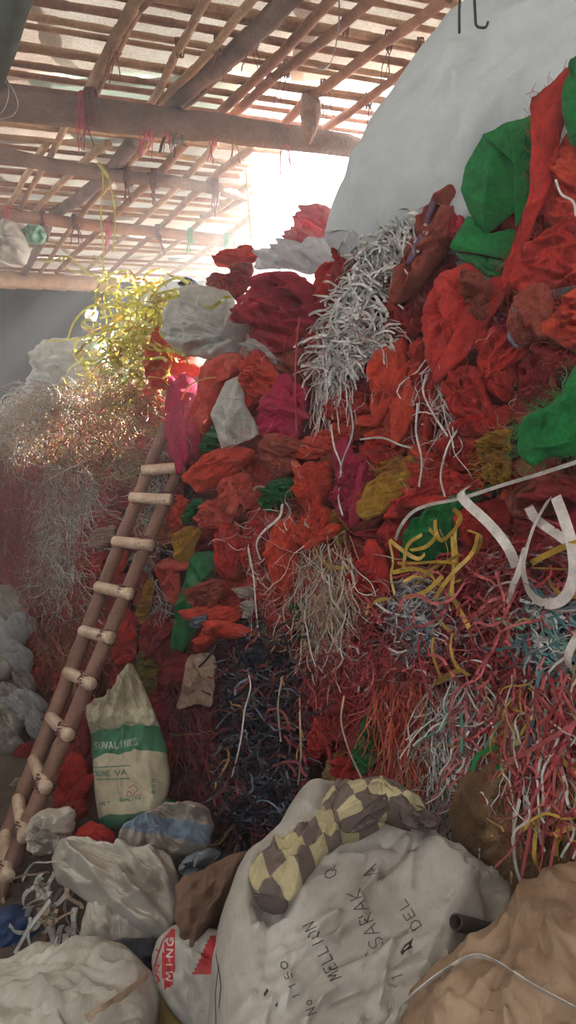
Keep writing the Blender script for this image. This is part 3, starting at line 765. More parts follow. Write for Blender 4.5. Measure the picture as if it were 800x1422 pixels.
red('small green film scrap under the flat white cloth', 'dkgreen', [(278, 622), (288, 604), (298, 590), (310, 618), (288, 634)], off=.15, thick=0.021, name='green_bag')
red('brown red bag right of the orange balled net', 'rust', [(384, 514), (400, 494), (418, 484), (442, 482), (436, 528), (410, 536)], off=.1, thick=0.042)
red('dark red folded cloth on top between white sack and crimson bag', 'dullred', [(288, 390), (322, 396), (322, 366), (352, 362), (350, 402), (326, 420), (306, 404)], off=.06, thick=0.035)
red('bright red scrap crowning the heap near the opening', 'red', [(304, 370), (316, 350), (344, 337), (362, 357), (334, 368), (318, 372)], off=-.02, thick=0.035, wr=(14, .03, 7, 40))
red('crumpled clear film along the bright top of the heap', 'film', [(352, 376), (366, 352), (400, 340), (440, 330), (470, 336), (474, 370), (440, 384), (400, 374)], off=-.06, thick=.04, fold=.09, name='plastic_film', wr=(30, .05, 9, 50))
red('pinkish crumpled film catching the light below the opening', 'pinkfilm', [(404, 346), (410, 305), (424, 288), (446, 282), (464, 290), (462, 330), (440, 350)], off=-.14, thick=.04, fold=.09, name='plastic_film', wr=(24, .05, 8, 40))
red('glossy orange sheet bag slanting below the magenta bag', 'orange', [(254, 664), (270, 644), (292, 626), (330, 618), (356, 624), (352, 640), (314, 666), (276, 688)], off=.16, thick=0.035, fold=0.026, ang=-.6, loose=False)
red('dusky salmon bag below the glossy orange sheet', 'salmon', [(303, 688), (310, 662), (346, 654), (360, 690), (338, 716), (312, 712)], off=.13, thick=0.049)
red('red bag right of the dark green leaf shaped scrap', 'salmon', [(274, 724), (284, 698), (308, 690), (326, 712), (322, 730), (290, 738)], off=.15, thick=0.042)
red('red bag left of the dark green leaf shaped scrap', 'orange', [(232, 718), (240, 696), (250, 686), (266, 696), (258, 728), (242, 744)], off=.13, thick=0.035)
red('leaf shaped dark green scrap beside the ladder', 'dkgreen', [(253, 732), (260, 706), (268, 694), (281, 690), (286, 702), (270, 722)], off=.18, thick=0.017, name='green_bag')
red('mustard yellow rag beside the ladder', 'yellowcl', [(240, 750), (248, 738), (262, 730), (283, 735), (274, 756), (262, 792), (246, 778)], off=.17, thick=0.021, fold=0.029, name='yellow_cloth', frays=24)
red('long deep green bag hanging beside the ladder', 'dkgreen', [(236, 900), (244, 864), (250, 838), (258, 806), (268, 766), (298, 768), (300, 790), (282, 810), (284, 846), (272, 882), (256, 914), (248, 904)], off=.16, thick=0.028, fold=0.026, ang=1.75, name='green_bag', fs=.7, wr=(18, .022, 8, 70))
red('salmon heart shaped bag beside the ladder', 'salmon', [(214, 788), (230, 772), (250, 782), (254, 820), (242, 842), (224, 814)], off=.16, thick=0.035, fold=0.029)
red('brownish red leaf shaped bag over the long green bag', 'rust', [(256, 832), (276, 814), (298, 800), (314, 822), (296, 848), (270, 846)], off=.2, thick=0.021)
o = red('red bag sweeping down over the green bag', 'orange', [(270, 900), (284, 872), (300, 856), (326, 844), (352, 828), (334, 862), (300, 892), (276, 906)], off=.17, thick=0.035, fold=0.036, ang=-.6)
red('tall red bag left of the cone shaped bag', 'red', [(334, 776), (340, 728), (358, 716), (374, 740), (372, 790), (352, 806)], off=.08, thick=0.042)
red('red bag below the salmon one at centre left', 'red', [(298, 776), (304, 738), (330, 726), (342, 756), (334, 800), (308, 806)], off=.1, thick=0.042, ang=1.5)
red('red bag above the navy strings', 'red', [(372, 862), (384, 838), (402, 846), (412, 872), (404, 890), (382, 892)], off=.06, thick=0.035)
red('grey beige cloth hanging over the maroon threads', 'beige', [(244, 986), (256, 940), (262, 908), (300, 904), (300, 940), (296, 982), (272, 978)], off=.12, thick=0.014, fold=0.020, ang=1.4, name='beige_cloth', fs=.8)
# --- lower middle
red('red bag low in the middle above the striped cloth', 'red', [(426, 1050), (432, 1012), (452, 990), (470, 1004), (462, 1036), (440, 1058)], off=.1, thick=0.042)
red('deep red bag in the lower middle beside the green strip', 'dullred', [(462, 1010), (472, 966), (498, 950), (516, 972), (506, 1020), (480, 1046)], off=.09, thick=0.049)
red('crimson bag low in the heap under the pale strings', 'crimson', [(410, 1010), (416, 966), (440, 940), (468, 946), (466, 990), (436, 1010)], off=.06, thick=0.042)
red('red scrap just above the striped cloth', 'red', [(462, 1070), (468, 1050), (490, 1052), (500, 1080), (480, 1092)], off=.1, thick=0.035)
red('green bag strip low in the heap beside orange threads', 'dkgreen', [(488, 1054), (496, 1024), (510, 996), (524, 960), (539, 966), (534, 1016), (520, 1064), (502, 1080)], off=.12, thick=0.021, name='green_bag')
red('tan mesh sack bulging low at the right behind the straps', 'tansack', [(630, 1150), (648, 1080), (690, 1040), (740, 1050), (800, 1090), (900, 1090), (900, 1320), (780, 1300), (690, 1230)], off=.1, thick=0.160, fold=.06, name='tan_sack', n=96, k=20, wr=(30, .03, 12, 90))
red('yellowish paper scrap above the striped cloth', 'sandsack', [(450, 1086), (458, 1048), (478, 1040), (490, 1070), (478, 1096)], off=.03, thick=0.028, name='paper_scrap')
# --- around and behind the ladder
red('curved red bag behind the ladder at left', 'red', [(104, 810), (106, 760), (118, 720), (134, 698), (156, 684), (178, 694), (164, 738), (130, 752), (120, 800), (128, 856), (112, 850)], off=.06, thick=0.042, ang=1.7, n=84)
red('beige scrap behind the ladder on the curved red bag', 'beige', [(126, 760), (134, 736), (162, 728), (160, 756), (142, 766)], off=.12, thick=0.028, name='beige_cloth')
red('red bag hanging under the ladder rail', 'red', [(154, 900), (160, 870), (176, 860), (192, 870), (190, 916), (166, 928)], off=.08, thick=0.042)
red('mustard strip of cloth right of the ladder', 'yellowcl', [(190, 862), (198, 830), (206, 804), (216, 806), (212, 840), (202, 868)], off=.07, thick=0.021, name='yellow_cloth')
red('olive cloth end above the printed sack', 'olive', [(186, 950), (192, 910), (206, 898), (219, 904), (222, 956), (204, 966)], off=.03, thick=0.028, name='olive_cloth')
red('red bag between ladder and long green bag', 'dullred', [(192, 900), (204, 860), (226, 846), (242, 870), (236, 906), (216, 916)], off=.05, thick=0.042)
red('long red drape behind the lower ladder', 'dullred', [(96, 1060), (104, 1000), (118, 950), (134, 960), (134, 1030), (128, 1100), (108, 1100)], off=.4, thick=0.035, ang=1.5)
red('red drape hanging low left of the printed sack', 'red', [(74, 1120), (84, 1070), (104, 1040), (122, 1060), (122, 1120), (100, 1140)], off=.55, thick=0.035, ang=1.4)
red('red scrap at the far left of the heap', 'red', [(4, 822), (8, 790), (22, 786), (30, 816), (24, 850), (12, 846)], off=.03, thick=0.035)
red('small orange red rag among the strings at left', 'orange', [(48, 738), (52, 708), (64, 708), (64, 736), (56, 746)], off=.05, thick=0.021)
red('beige bag hanging at the far left among pink threads', 'beige', [(27, 830), (36, 812), (46, 836), (50, 884), (36, 890), (30, 860)], off=.06, thick=0.028, name='beige_cloth')
red('red rag low at the far left below the pale threads', 'red', [(38, 930), (46, 900), (64, 890), (72, 920), (62, 950), (46, 952)], off=.05, thick=0.035)
red('small dark green scrap at the left edge', 'dkgreen', [(-8, 748), (-6, 728), (6, 728), (8, 746), (0, 754)], off=.05, thick=0.021, name='green_bag')
ws = red('off white sack lying on top at the far left in the sun', 'whitesack', [(38, 534), (44, 496), (62, 474), (100, 468), (146, 470), (156, 500), (140, 530), (90, 542)], off=-.1, thick=.16, fold=.06, name='white_sack', wr=(20, .04, 9, 60))

red('small blue scrap behind the off white sack at top left', 'blue', [(254, 400), (256, 388), (268, 386), (278, 394), (272, 404)], off=-.05, thick=.03, name='blue_scrap')
red('white paper tag hanging left of the sunlit yellow tuft', 'film', [(118, 444), (121, 429), (137, 432), (134, 447)], off=.1, thick=.008, fold=.004, name='paper_tag', smooth_it=0)
red('pale scrap of sack above the dark straps', 'whitesack', [(336, 858), (344, 838), (352, 828), (356, 842), (346, 860)], off=.16, thick=.015, name='white_cloth')
red('dark knotted bundle among the navy straps', 'navy', [(342, 916), (346, 900), (364, 896), (376, 906), (372, 920), (354, 924)], off=.2, thick=.04, name='knotted_bundle')
red('crinkled blue and white wrapper on the long green bag', 's_blue', [(266, 868), (272, 858), (290, 852), (288, 866), (274, 874)], off=.23, thick=.015, name='wrapper')
red('pale grey scrap beside the cone shaped bag', 'greysack', [(334, 826), (342, 814), (354, 816), (352, 830), (342, 834)], off=.12, thick=.03, name='white_cloth')
red('yellow rag at the far right of the middle above white patch', 'yellowcl', [(524, 658), (540, 640), (562, 632), (560, 646), (540, 660)], off=.12, thick=.03, name='yellow_cloth')
# ================================================================== THE HEAP: bags packed between, one by one
TOP = [(-20, 600), (40, 560), (110, 560), (200, 480), (235, 430), (300, 385), (340, 365), (440, 350), (470, 345), (520, 300), (590, 285), (650, 270), (740, 200), (900, 120)]
def topline(x):
    for (a, b), (c, d) in zip(TOP, TOP[1:]):
        if a <= x <= c: return b + (d - b) * (x - a) / (c - a)
    return 600
FILL = {
 'upper': ('crumpled red mesh bag wedged between the larger bags of the upper heap', 'packed bags of the upper heap'),
 'middle': ('crumpled red mesh bag squeezed into the middle of the heap', 'packed bags of the middle heap'),
 'right': ('reddish bag end showing behind the tangled straps at the right', 'packed bags behind the right straps'),
 'lower': ('dark red bag end deep in the lower heap', 'packed bags of the lower heap'),
 'left': ('reddish bag end behind the strings near the ladder', 'packed bags behind the ladder'),
}
rr = random.Random(3)
fy = 280
cells = []
while fy < 1190:
    fx = -10
    while fx < 850:
        step = 34 + max(0, fx) * .026
        x = fx + rr.uniform(-.3, .3) * step; y = fy + rr.uniform(-.3, .3) * step
        fx += step
        if y < topline(x) + 8: continue
        zone = None
        if x > 205 and y < 660: zone = 'upper'
        elif 225 < x < 520 and y < 860: zone = 'middle'
        elif x >= 500 and y < 800: zone = 'right'
        elif x >= 420 and y < 1080 and rr.random() < .55: zone = 'lower'
        elif 100 < x < 250 and 680 < y < 1120: zone = 'left'
        elif x < 120 and 760 < y < 960 and rr.random() < .4: zone = 'left'
        if zone is None or heap(x, y).z < .12: continue
        cov = 0
        for dx, dy in ((0, 0), (-.4, 0), (.4, 0), (0, -.4), (0, .4)):
            if any(inside(pl, x + dx * step, y + dy * step) for pl, _ in HERO): cov += 1
        if cov >= 4: continue
        cells.append((x, y, step, zone))
    fy += 33
for (x, y, s, zone) in cells:
    m = rr.choices(['red', 'orange', 'crimson', 'salmon', 'dullred', 'rust', 'magenta'], [6, 4, 2, 2, 4, 2, 1.3])[0]
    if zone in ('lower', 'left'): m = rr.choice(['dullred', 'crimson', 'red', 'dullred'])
    a = rr.uniform(0, 6.28); nn = 9; R = s * rr.uniform(.62, .9); asp = rr.uniform(.6, .9); ca, sa = math.cos(a), math.sin(a)
    pl = []
    for i in range(nn):
        t = 6.283 * i / nn; q = R * rr.uniform(.75, 1.2)
        u, v = math.cos(t) * q, math.sin(t) * q * asp
        pl.append((x + u * ca - v * sa, y + u * sa + v * ca))
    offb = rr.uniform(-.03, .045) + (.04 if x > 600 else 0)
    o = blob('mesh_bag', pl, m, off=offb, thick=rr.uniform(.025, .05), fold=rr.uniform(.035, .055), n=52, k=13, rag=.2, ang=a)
    inf = o_info.pop(o.name); recenter(o); o_info[o.name] = inf
    cn = {'red': 'red', 'orange': 'orange red', 'crimson': 'crimson', 'salmon': 'salmon', 'dullred': 'dark red', 'rust': 'rusty red', 'magenta': 'magenta'}[m]
    lab = FILL[zone][0]
    for hl, hx, hy in sorted(HLAB, key=lambda h: (h[1] - x) ** 2 + (h[2] - y) ** 2)[:4]:
        if len(hl.split()) > 9: continue
        dx, dy = x - hx, y - hy
        side = ('just left of' if dx < 0 else 'just right of') if abs(dx) > 1.5 * abs(dy) else ('just above' if dy < 0 else 'just below') if abs(dy) > 1.5 * abs(dx) else ('up and ' if dy < 0 else 'down and ') + ('left of' if dx < 0 else 'right of')
        cand = '%s bag end %s the %s' % (cn, side, hl)
        if len(cand.split()) <= 16 and cand not in USED: lab = cand; USED.add(cand); break
    tag(o, lab, 'bag', FILL[zone][1])
    if rr.random() < .45: loose_folds(o, m, pl, offb + .04, 1)
    if rr.random() < .3: fray(o, m, 16, .05)

# ================================================================== STRAPS AND THREADS
def path(x, y, ln, ang, curl=.35, grav=.12, off=.08, wob=.03, n=9, maxoff=.25):
    """wandering strand over the heap's face, in place: returns points"""
    pts = []; o = off; st = ln / (n - 1); da = 0
    for i in range(n):
        pts.append(heap(x, y, min(max(o, .0), maxoff)))
        da = .55 * da + random.gauss(0, curl)
        ang += da
        # pulled downwards
        d = math.atan2(math.sin(math.pi / 2 - ang), math.cos(math.pi / 2 - ang))
        ang += d * grav
        x += math.cos(ang) * st; y += math.sin(ang) * st
        o += random.gauss(0, wob)
    return pts
def rnd_in(poly):
    xs = [p[0] for p in poly]; ys_ = [p[1] for p in poly]
    while True:
        x = random.uniform(min(xs), max(xs)); y = random.uniform(min(ys_), max(ys_))
        if inside(poly, x, y): return x, y
def thicket(name, label, cat, poly, specs, count, ln=(40, 110), curl=.4, grav=.15, off=(.03, .13), wob=.02, w=(.002, .004), n=9, down=True, maxoff=.25, flat=.16):
    """a mat of strands nobody could count: one object per colour"""
    tot = sum(s[1] for s in specs)
    for k, (mat, share) in enumerate(specs):
        mb = MB()
        for _ in range(int(count * share / tot)):
            x, y = rnd_in(poly); L = random.uniform(*ln)
            a = random.gauss(math.pi / 2, .5) if down else random.uniform(0, 6.28)
            ww = random.uniform(*w)
            mb.sweep(path(x, y - (L * .4 if down else 0), L, a, curl, grav, random.uniform(*off), wob * .5, n, maxoff), ww, ww * flat, sides=4 if ww > .0028 else 3, twist=random.uniform(-1.2, 1.2))
        o = recenter(mb.build(name, mat, smooth=False)); tag(o, label % COLN[mat] if '%' in label else label, cat, kind='stuff')
COLN = {'s_white': 'white', 's_yellow': 'yellow', 's_lime': 'lime yellow', 's_pink': 'pink', 's_red': 'red', 's_maroon': 'maroon', 's_grey': 'grey', 's_beige': 'beige', 's_straw': 'straw coloured',
        's_blue': 'slate blue', 's_teal': 'teal', 's_navy': 'navy', 's_orange': 'orange', 's_green': 'green', 's_mint': 'mint', 's_mgrey': 'silvery', 's_band': 'white'}
# white shredded strips
SHR = [(468, 300), (560, 280), (592, 300), (572, 340), (540, 400), (560, 450), (530, 510), (480, 520), (440, 560), (425, 600), (432, 520), (440, 440), (462, 400)]
thicket('shredded_strips', '%s shredded plastic strips spilling under the tarpaulin bundle', 'shreds', [(484, 306), (560, 288), (588, 300), (566, 340), (530, 390), (524, 440), (546, 462), (526, 500), (484, 508), (446, 540), (440, 470), (470, 400), (500, 350)],
        [('s_white', 6), ('s_mgrey', 4), ('s_grey', 1)], 900, (16, 46), .16, .12, (.10, .19), .012, (.005, .012), 9, False)
thicket('shredded_strips', '%s strips dangling from the shredded white strips', 'shreds', [(432, 540), (470, 520), (500, 510), (470, 560), (440, 590)], [('s_white', 4), ('s_mgrey', 2)], 70, (40, 90), .2, .4, (.11, .18), .015, (.0025, .005), 10)
thicket('shredded_strips', '%s strips hanging beside the twin lobed red bag', 'shreds', [(590, 510), (606, 520), (640, 600), (620, 640), (596, 570)], [('s_white', 3), ('s_mgrey', 2)], 46, (40, 100), .4, .25, (.14, .22), .015, (.002, .005), 10)
# left: pale fibres, pink fibres, straw
thicket('tangled_fibres', '%s fibres of the dim tangle at the upper left of the heap', 'fibres', [(0, 590), (40, 545), (130, 540), (215, 520), (232, 600), (215, 650), (150, 680), (60, 650), (0, 645)],
        [('s_straw', 7), ('s_beige', 3), ('s_grey', 1.5), ('s_maroon', 4), ('s_green', .5), ('s_red', 1.5)], 2000, (18, 50), .6, .08, (0, .16), .03, (.003, .006), 7, False)
thicket('tangled_fibres', '%s fibres frayed at the far left edge of the heap', 'fibres', [(-10, 640), (0, 560), (36, 535), (110, 530), (100, 570), (50, 600), (40, 650)], [('s_white', 3), ('s_beige', 3), ('s_straw', 2), ('s_grey', 1)], 700, (18, 55), .6, .12, (0, .2), .03, (.003, .006), 7, False)
thicket('hanging_fibres', '%s fibres hanging in a curtain at the far left', 'fibres', [(-6, 660), (52, 650), (48, 760), (44, 840), (0, 830)], [('s_pink', 4), ('s_red', 4), ('s_maroon', 2), ('s_beige', 1)], 900, (28, 85), .4, .25, (.02, .16), .03, (.003, .006), 8)
thicket('hanging_fibres', '%s fibres hanging in tufts left of the ladder', 'fibres', [(60, 668), (120, 655), (135, 690), (112, 780), (110, 850), (60, 860), (50, 780)], [('s_white', 4), ('s_mgrey', 2), ('s_grey', 1.5), ('s_pink', 2), ('s_beige', 4), ('s_red', 1)], 1600, (24, 75), .5, .2, (.02, .18), .03, (.0028, .006), 8)
thicket('hanging_fibres', '%s fibres in the mixed fringe left of the lower ladder', 'fibres', [(40, 850), (120, 840), (130, 900), (110, 980), (60, 970), (40, 900)], [('s_red', 4), ('s_straw', 2), ('s_beige', 2), ('s_maroon', 3), ('s_orange', 1)], 520, (30, 80), .4, .3, (.0, .12), .03, (.003, .006), 8)
thicket('hanging_fibres', '%s fibres showing between the ladder rails', 'fibres', [(196, 640), (232, 640), (228, 700), (214, 780), (196, 800), (186, 720)], [('s_white', 2), ('s_mgrey', 2), ('s_mint', 2), ('s_beige', 2)], 380, (20, 55), .5, .15, (.0, .1), .02, (.003, .005), 7)
thicket('hanging_fibres', '%s fibres around the heart shaped bag', 'fibres', [(206, 800), (230, 830), (236, 870), (212, 870)], [('s_mgrey', 2), ('s_white', 1)], 80, (20, 45), .5, .15, (.0, .1), .02, (.0025, .004), 7)
# lower centre: navy, maroon, dark
thicket('tangled_straps', '%s straps tangled in the dark lower middle of the heap', 'straps', [(312, 890), (336, 856), (400, 880), (412, 980), (410, 1060), (400, 1150), (314, 1160), (310, 1000)],
        [('s_navy', 9), ('s_maroon', 2.4), ('s_blue', 1.4), ('s_straw', .5)], 1000, (30, 85), .55, .2, (.03, .2), .025, (.004, .011), 8, False)
thicket('hanging_fibres', '%s threads hanging under the grey beige cloth', 'fibres', [(232, 960), (300, 960), (306, 1080), (300, 1140), (240, 1130)], [('s_maroon', 6), ('s_red', 1.5), ('s_navy', 1.5)], 800, (35, 90), .3, .3, (.0, .1), .02, (.0025, .005), 8)
thicket('hanging_fibres', '%s threads low in the shade above the striped cloth', 'fibres', [(320, 1050), (420, 1040), (440, 1120), (360, 1190), (310, 1180)], [('s_maroon', 4), ('s_red', 1), ('s_navy', 3), ('s_straw', .6)], 420, (35, 80), .35, .3, (.0, .1), .02, (.003, .006), 8)
thicket('hanging_fibres', '%s threads behind the printed sack', 'fibres', [(90, 960), (240, 900), (240, 1100), (110, 1120)], [('s_maroon', 4), ('s_red', 2)], 420, (35, 80), .35, .3, (-.02, .05), .02, (.003, .005), 8)
thicket('pale_strings', '%s strings hanging in a tuft around the gauze ball', 'strings', [(414, 800), (440, 770), (490, 780), (496, 840), (486, 900), (450, 930), (420, 900), (416, 850)], [('s_beige', 6), ('s_white', 3), ('s_mgrey', 2)], 300, (40, 120), .35, .25, (.1, .2), .02, (.002, .0042), 11)
thicket('pale_strings', '%s strings caught on the bags of the middle heap', 'strings', [(330, 690), (420, 690), (420, 860), (340, 880)], [('s_white', 3), ('s_mgrey', 2), ('s_beige', 2), ('s_pink', 4)], 130, (25, 70), .5, .2, (.1, .2), .02, (.0018, .0035), 9)
thicket('red_threads', '%s threads fraying over the middle bags', 'threads', [(300, 660), (440, 640), (480, 760), (460, 860), (380, 860), (300, 820)], [('s_red', 5), ('s_pink', 3), ('s_orange', 2)], 520, (16, 50), .6, .2, (.05, .16), .02, (.0015, .003), 7, False)
thicket('red_threads', '%s threads fraying over the upper bags', 'threads', [(240, 520), (440, 440), (700, 400), (790, 420), (780, 600), (640, 680), (440, 660), (260, 640)], [('s_red', 4), ('s_pink', 3), ('s_orange', 3), ('s_white', 1.2)], 620, (14, 48), .6, .2, (.12, .26), .02, (.0012, .0026), 7, False, maxoff=.32)
# right: red pink mass
RM = [(500, 850), (560, 800), (640, 770), (720, 750), (820, 760), (830, 1000), (800, 1060), (720, 1050), (640, 980), (600, 960), (520, 950), (480, 930)]
thicket('tangled_straps', '%s strips of the thick tangle at the right', 'straps', RM, [('s_red', 8), ('s_pink', 7), ('s_maroon', 5), ('s_grey', 1.2), ('s_white', 1)], 2400, (30, 95), .3, .12, (.0, .2), .03, (.003, .009), 9, False)
thicket('tangled_straps', '%s strands knotted under the yellow straps', 'straps', [(545, 830), (580, 800), (620, 830), (600, 900), (560, 910)], [('s_blue', 4), ('s_grey', 4), ('s_mgrey', 2)], 260, (18, 60), .6, .12, (.12, .26), .02, (.003, .007), 8, False)
thicket('tangled_straps', '%s strands bunched below the looping white band at right', 'straps', [(716, 850), (760, 830), (830, 840), (830, 960), (760, 940), (724, 900)], [('s_teal', 6), ('s_grey', 3), ('s_white', 2.5), ('s_mint', 2), ('s_straw', 1)], 420, (22, 80), .5, .15, (.16, .28), .025, (.004, .011), 9, False)
thicket('hanging_fibres', '%s threads streaming down beside the green strip', 'fibres', [(512, 950), (560, 930), (600, 960), (606, 1060), (590, 1110), (530, 1080)], [('s_orange', 4), ('s_red', 4), ('s_pink', 2), ('s_straw', 1)], 640, (50, 130), .28, .35, (.05, .2), .02, (.0022, .0048), 10)
thicket('hanging_fibres', '%s threads of the red fringe in the lower middle', 'fibres', [(410, 900), (510, 880), (530, 960), (500, 1010), (420, 1000)], [('s_red', 6), ('s_pink', 3), ('s_maroon', 3)], 620, (35, 95), .4, .25, (.05, .17), .02, (.002, .0045), 9)
thicket('silvery_strips', '%s strips hanging in a swathe at the lower right', 'strips', [(590, 980), (640, 960), (700, 990), (690, 1060), (640, 1120), (650, 1160), (610, 1140), (588, 1060)], [('s_mgrey', 6), ('s_grey', 4), ('s_white', 3), ('s_mint', 1), ('s_pink', 1.5)], 620, (40, 120), .32, .3, (.1, .25), .02, (.002, .006), 10)
thicket('tangled_straps', '%s straps draped over the tan mesh sack', 'straps', [(690, 980), (830, 960), (830, 1150), (760, 1150), (700, 1080)], [('s_pink', 6), ('s_red', 3), ('s_white', 3), ('s_yellow', 2), ('s_maroon', 2)], 420, (50, 150), .35, .25, (.2, .33), .02, (.004, .009), 11, maxoff=.4)
thicket('tangled_straps', '%s straps trailing out under the silvery strips', 'straps', [(600, 1090), (720, 1110), (760, 1200), (690, 1210), (620, 1170)], [('s_pink', 3), ('s_maroon', 3), ('s_mgrey', 3), ('s_yellow', 1)], 150, (40, 100), .4, .25, (.1, .25), .02, (.003, .006), 9)
thicket('tangled_fibres', '%s fibres under the lime yellow straps', 'fibres', [(120, 500), (200, 440), (236, 470), (230, 540), (150, 570)], [('s_lime', 4), ('s_straw', 5), ('s_green', 1), ('s_maroon', 1.5)], 520, (16, 50), .6, .1, (.0, .16), .03, (.003, .007), 7, False)

thicket('tangled_straps', '%s straps spilling over the left of the tan mesh sack', 'straps', [(640, 1000), (720, 1000), (730, 1110), (690, 1190), (640, 1170)], [('s_mgrey', 3), ('s_pink', 4), ('s_maroon', 3), ('s_white', 2), ('s_straw', 2), ('s_red', 2)], 260, (40, 110), .35, .25, (.2, .31), .02, (.003, .007), 10, maxoff=.4)
# ---- single straps one can pick out
def strap(label, group, mat, pix, w, t=.0012, off=.2, n=26, twist=0.0, name='strap', cat='strap', base=None, phase=0.0, up=None):
    sp = spline([(p[0], p[1], p[2] if len(p) > 2 else off) for p in pix], n)
    pts = [(base(s[0], s[1], s[2]) if base else heap(s[0], s[1], s[2])) for s in sp]
    mb = MB(); mb.sweep(pts, w, t, up=up or HN.cross(Vector((0, 0, 1))) + Vector((0, 0, .2)), twist=twist, phase=phase)
    o = recenter(mb.build(name, mat, smooth=False)); tag(o, label, cat, group)
    return o
GB = 'wide white packing bands at the right'
strap('thin white band arching over the deep green sack', GB, 's_band', [(549, 750, .12), (556, 732, .2), (572, 712, .22), (596, 701, .22), (640, 692, .24), (700, 673, .27), (750, 658, .3), (830, 632, .34)], .011, n=40)
strap('wide white band hanging bent beside the deep green sack', GB, 's_band', [(650, 676, .2), (640, 686, .24), (650, 700, .25), (680, 728, .26), (704, 758, .27), (718, 788, .22)], .03, n=30, phase=.5)
strap('wide white band looping in a ring at the right edge', GB, 's_band', [(772, 690, .25), (784, 722, .3), (795, 760, .33), (797, 800, .32), (784, 830, .3), (760, 839, .3), (738, 826, .3), (728, 800, .3), (728, 775, .28), (742, 730, .26), (764, 690, .22)], .03, n=60, phase=.3)
strap('short white band behind the ring shaped band', GB, 's_band', [(734, 704, .2), (746, 722, .24), (782, 748, .26), (810, 770, .22)], .027, phase=.4)
strap('pinkish white band crossing below the bent band', GB, 's_band', [(730, 760, .22), (722, 790, .26), (712, 815, .26), (706, 840, .2)], .022, phase=.2)
strap('white band at right edge below the ring', GB, 's_band', [(812, 870, .25), (798, 890, .3), (788, 915, .3), (796, 930, .28), (820, 920, .28)], .03, phase=.4)
strap('white band curving along the right edge under the ring', GB, 's_band', [(740, 838, .22), (770, 848, .28), (796, 848, .3), (830, 842, .3)], .012)
strap('white strap looping in the centre beside the dark green bag', GB, 's_white', [(352, 682, .1), (356, 676, .17), (368, 677, .18), (372, 684, .14)], .012)
strap('white strap trailing down from the centre to the cone bag', GB, 's_white', [(392, 700, .15), (388, 718, .19), (366, 738, .2), (356, 756, .2), (362, 778, .17)], .012)
GY = 'yellow packing straps at the right'
YL = 'yellow packing strap in the bundle over the deep green sack'
ypaths = [[(541, 752), (546, 780), (543, 800), (548, 826)], [(541, 750), (560, 765), (580, 776), (590, 770)], [(552, 782), (580, 782), (612, 780), (640, 784)], [(640, 715), (632, 740), (634, 780), (626, 810), (622, 838)],
          [(664, 742), (656, 768), (630, 795), (612, 818), (602, 838)], [(604, 722), (606, 740), (616, 750), (640, 722), (630, 706)], [(570, 764), (590, 760), (604, 746), (596, 734)], [(560, 808), (580, 800), (610, 812), (640, 806)],
          [(628, 745), (630, 790), (628, 824), (640, 850), (652, 872)], [(600, 846), (612, 864), (626, 878), (636, 890)], [(560, 830), (590, 822), (615, 800)], [(586, 742), (566, 758), (560, 790)], [(650, 736), (668, 746), (662, 770)],
          [(545, 795), (575, 790), (600, 800), (606, 820)], [(610, 735), (622, 765), (615, 790), (600, 796)], [(575, 815), (600, 790), (640, 770)]]
for p in ypaths:
    strap(YL, GY, 's_yellow', [(x, y, random.uniform(.19, .27)) for x, y in p], random.uniform(.009, .016), phase=random.uniform(-.3, .6), twist=random.uniform(-.8, .8), n=18)
YO = [('yellow strap hanging straight below the bundle', [(602, 885), (600, 905), (608, 930), (614, 946)]), ('yellow strap curling under the yellow bundle', [(628, 880), (626, 900), (634, 925), (652, 938)]),
      ('yellow strap lying flat under the curled one', [(604, 950), (620, 940), (636, 930)]), ('short pointed yellow strap hanging over the silvery strips', [(664, 922), (670, 945), (676, 968), (680, 990)]),
      ('yellow strap running right behind the bent white band', [(738, 782), (760, 770), (790, 757), (830, 745)]), ('yellow strap lying level inside the white ring', [(740, 789), (765, 790), (790, 791), (830, 790)]),
      ('yellow strap bent inside the white ring', [(762, 802), (768, 816), (785, 826), (830, 832)]), ('yellow strap reaching down at the right edge', [(756, 998), (770, 1030), (785, 1060), (820, 1090)]),
      ('yellow strap sagging at the right edge over the tan sack', [(776, 1030), (795, 1040), (830, 1036)]), ('yellow strap level over the tan mesh sack', [(740, 1110), (770, 1116), (830, 1112)]),
      ('yellow strap hanging down over the tan mesh sack', [(752, 1110), (745, 1150), (742, 1190), (750, 1210)]), ('yellow strap drooping left of the tan mesh sack', [(688, 1180), (705, 1165), (728, 1150), (744, 1140)]),
      ('short yellow strap by the silvery strips', [(645, 1070), (650, 1085), (657, 1098)]), ('yellow strap under the silvery strips', [(664, 1140), (685, 1150), (700, 1148)]),
      ('yellow strap slanting at the lower right edge', [(770, 1160), (790, 1150), (830, 1148)]), ('yellow strap falling behind the brown sack', [(770, 1110), (775, 1150), (768, 1195)]), ('orange yellow thin strap beside orange threads', [(545, 990), (548, 1015), (538, 1035), (525, 1048)]),
      ('yellow strap arching left of the red tangle', [(508, 855), (514, 840), (532, 832), (548, 832)]), ('thin yellow strap beside the white patched bag', [(436, 758), (446, 776), (462, 788), (486, 788)])]
for lb, p in YO:
    strap(lb, GY, 's_yellow', [(x, y, random.uniform(.24, .33) if x > 560 else .17) for x, y in p], random.uniform(.011, .019), phase=random.uniform(-.3, .9), n=16)
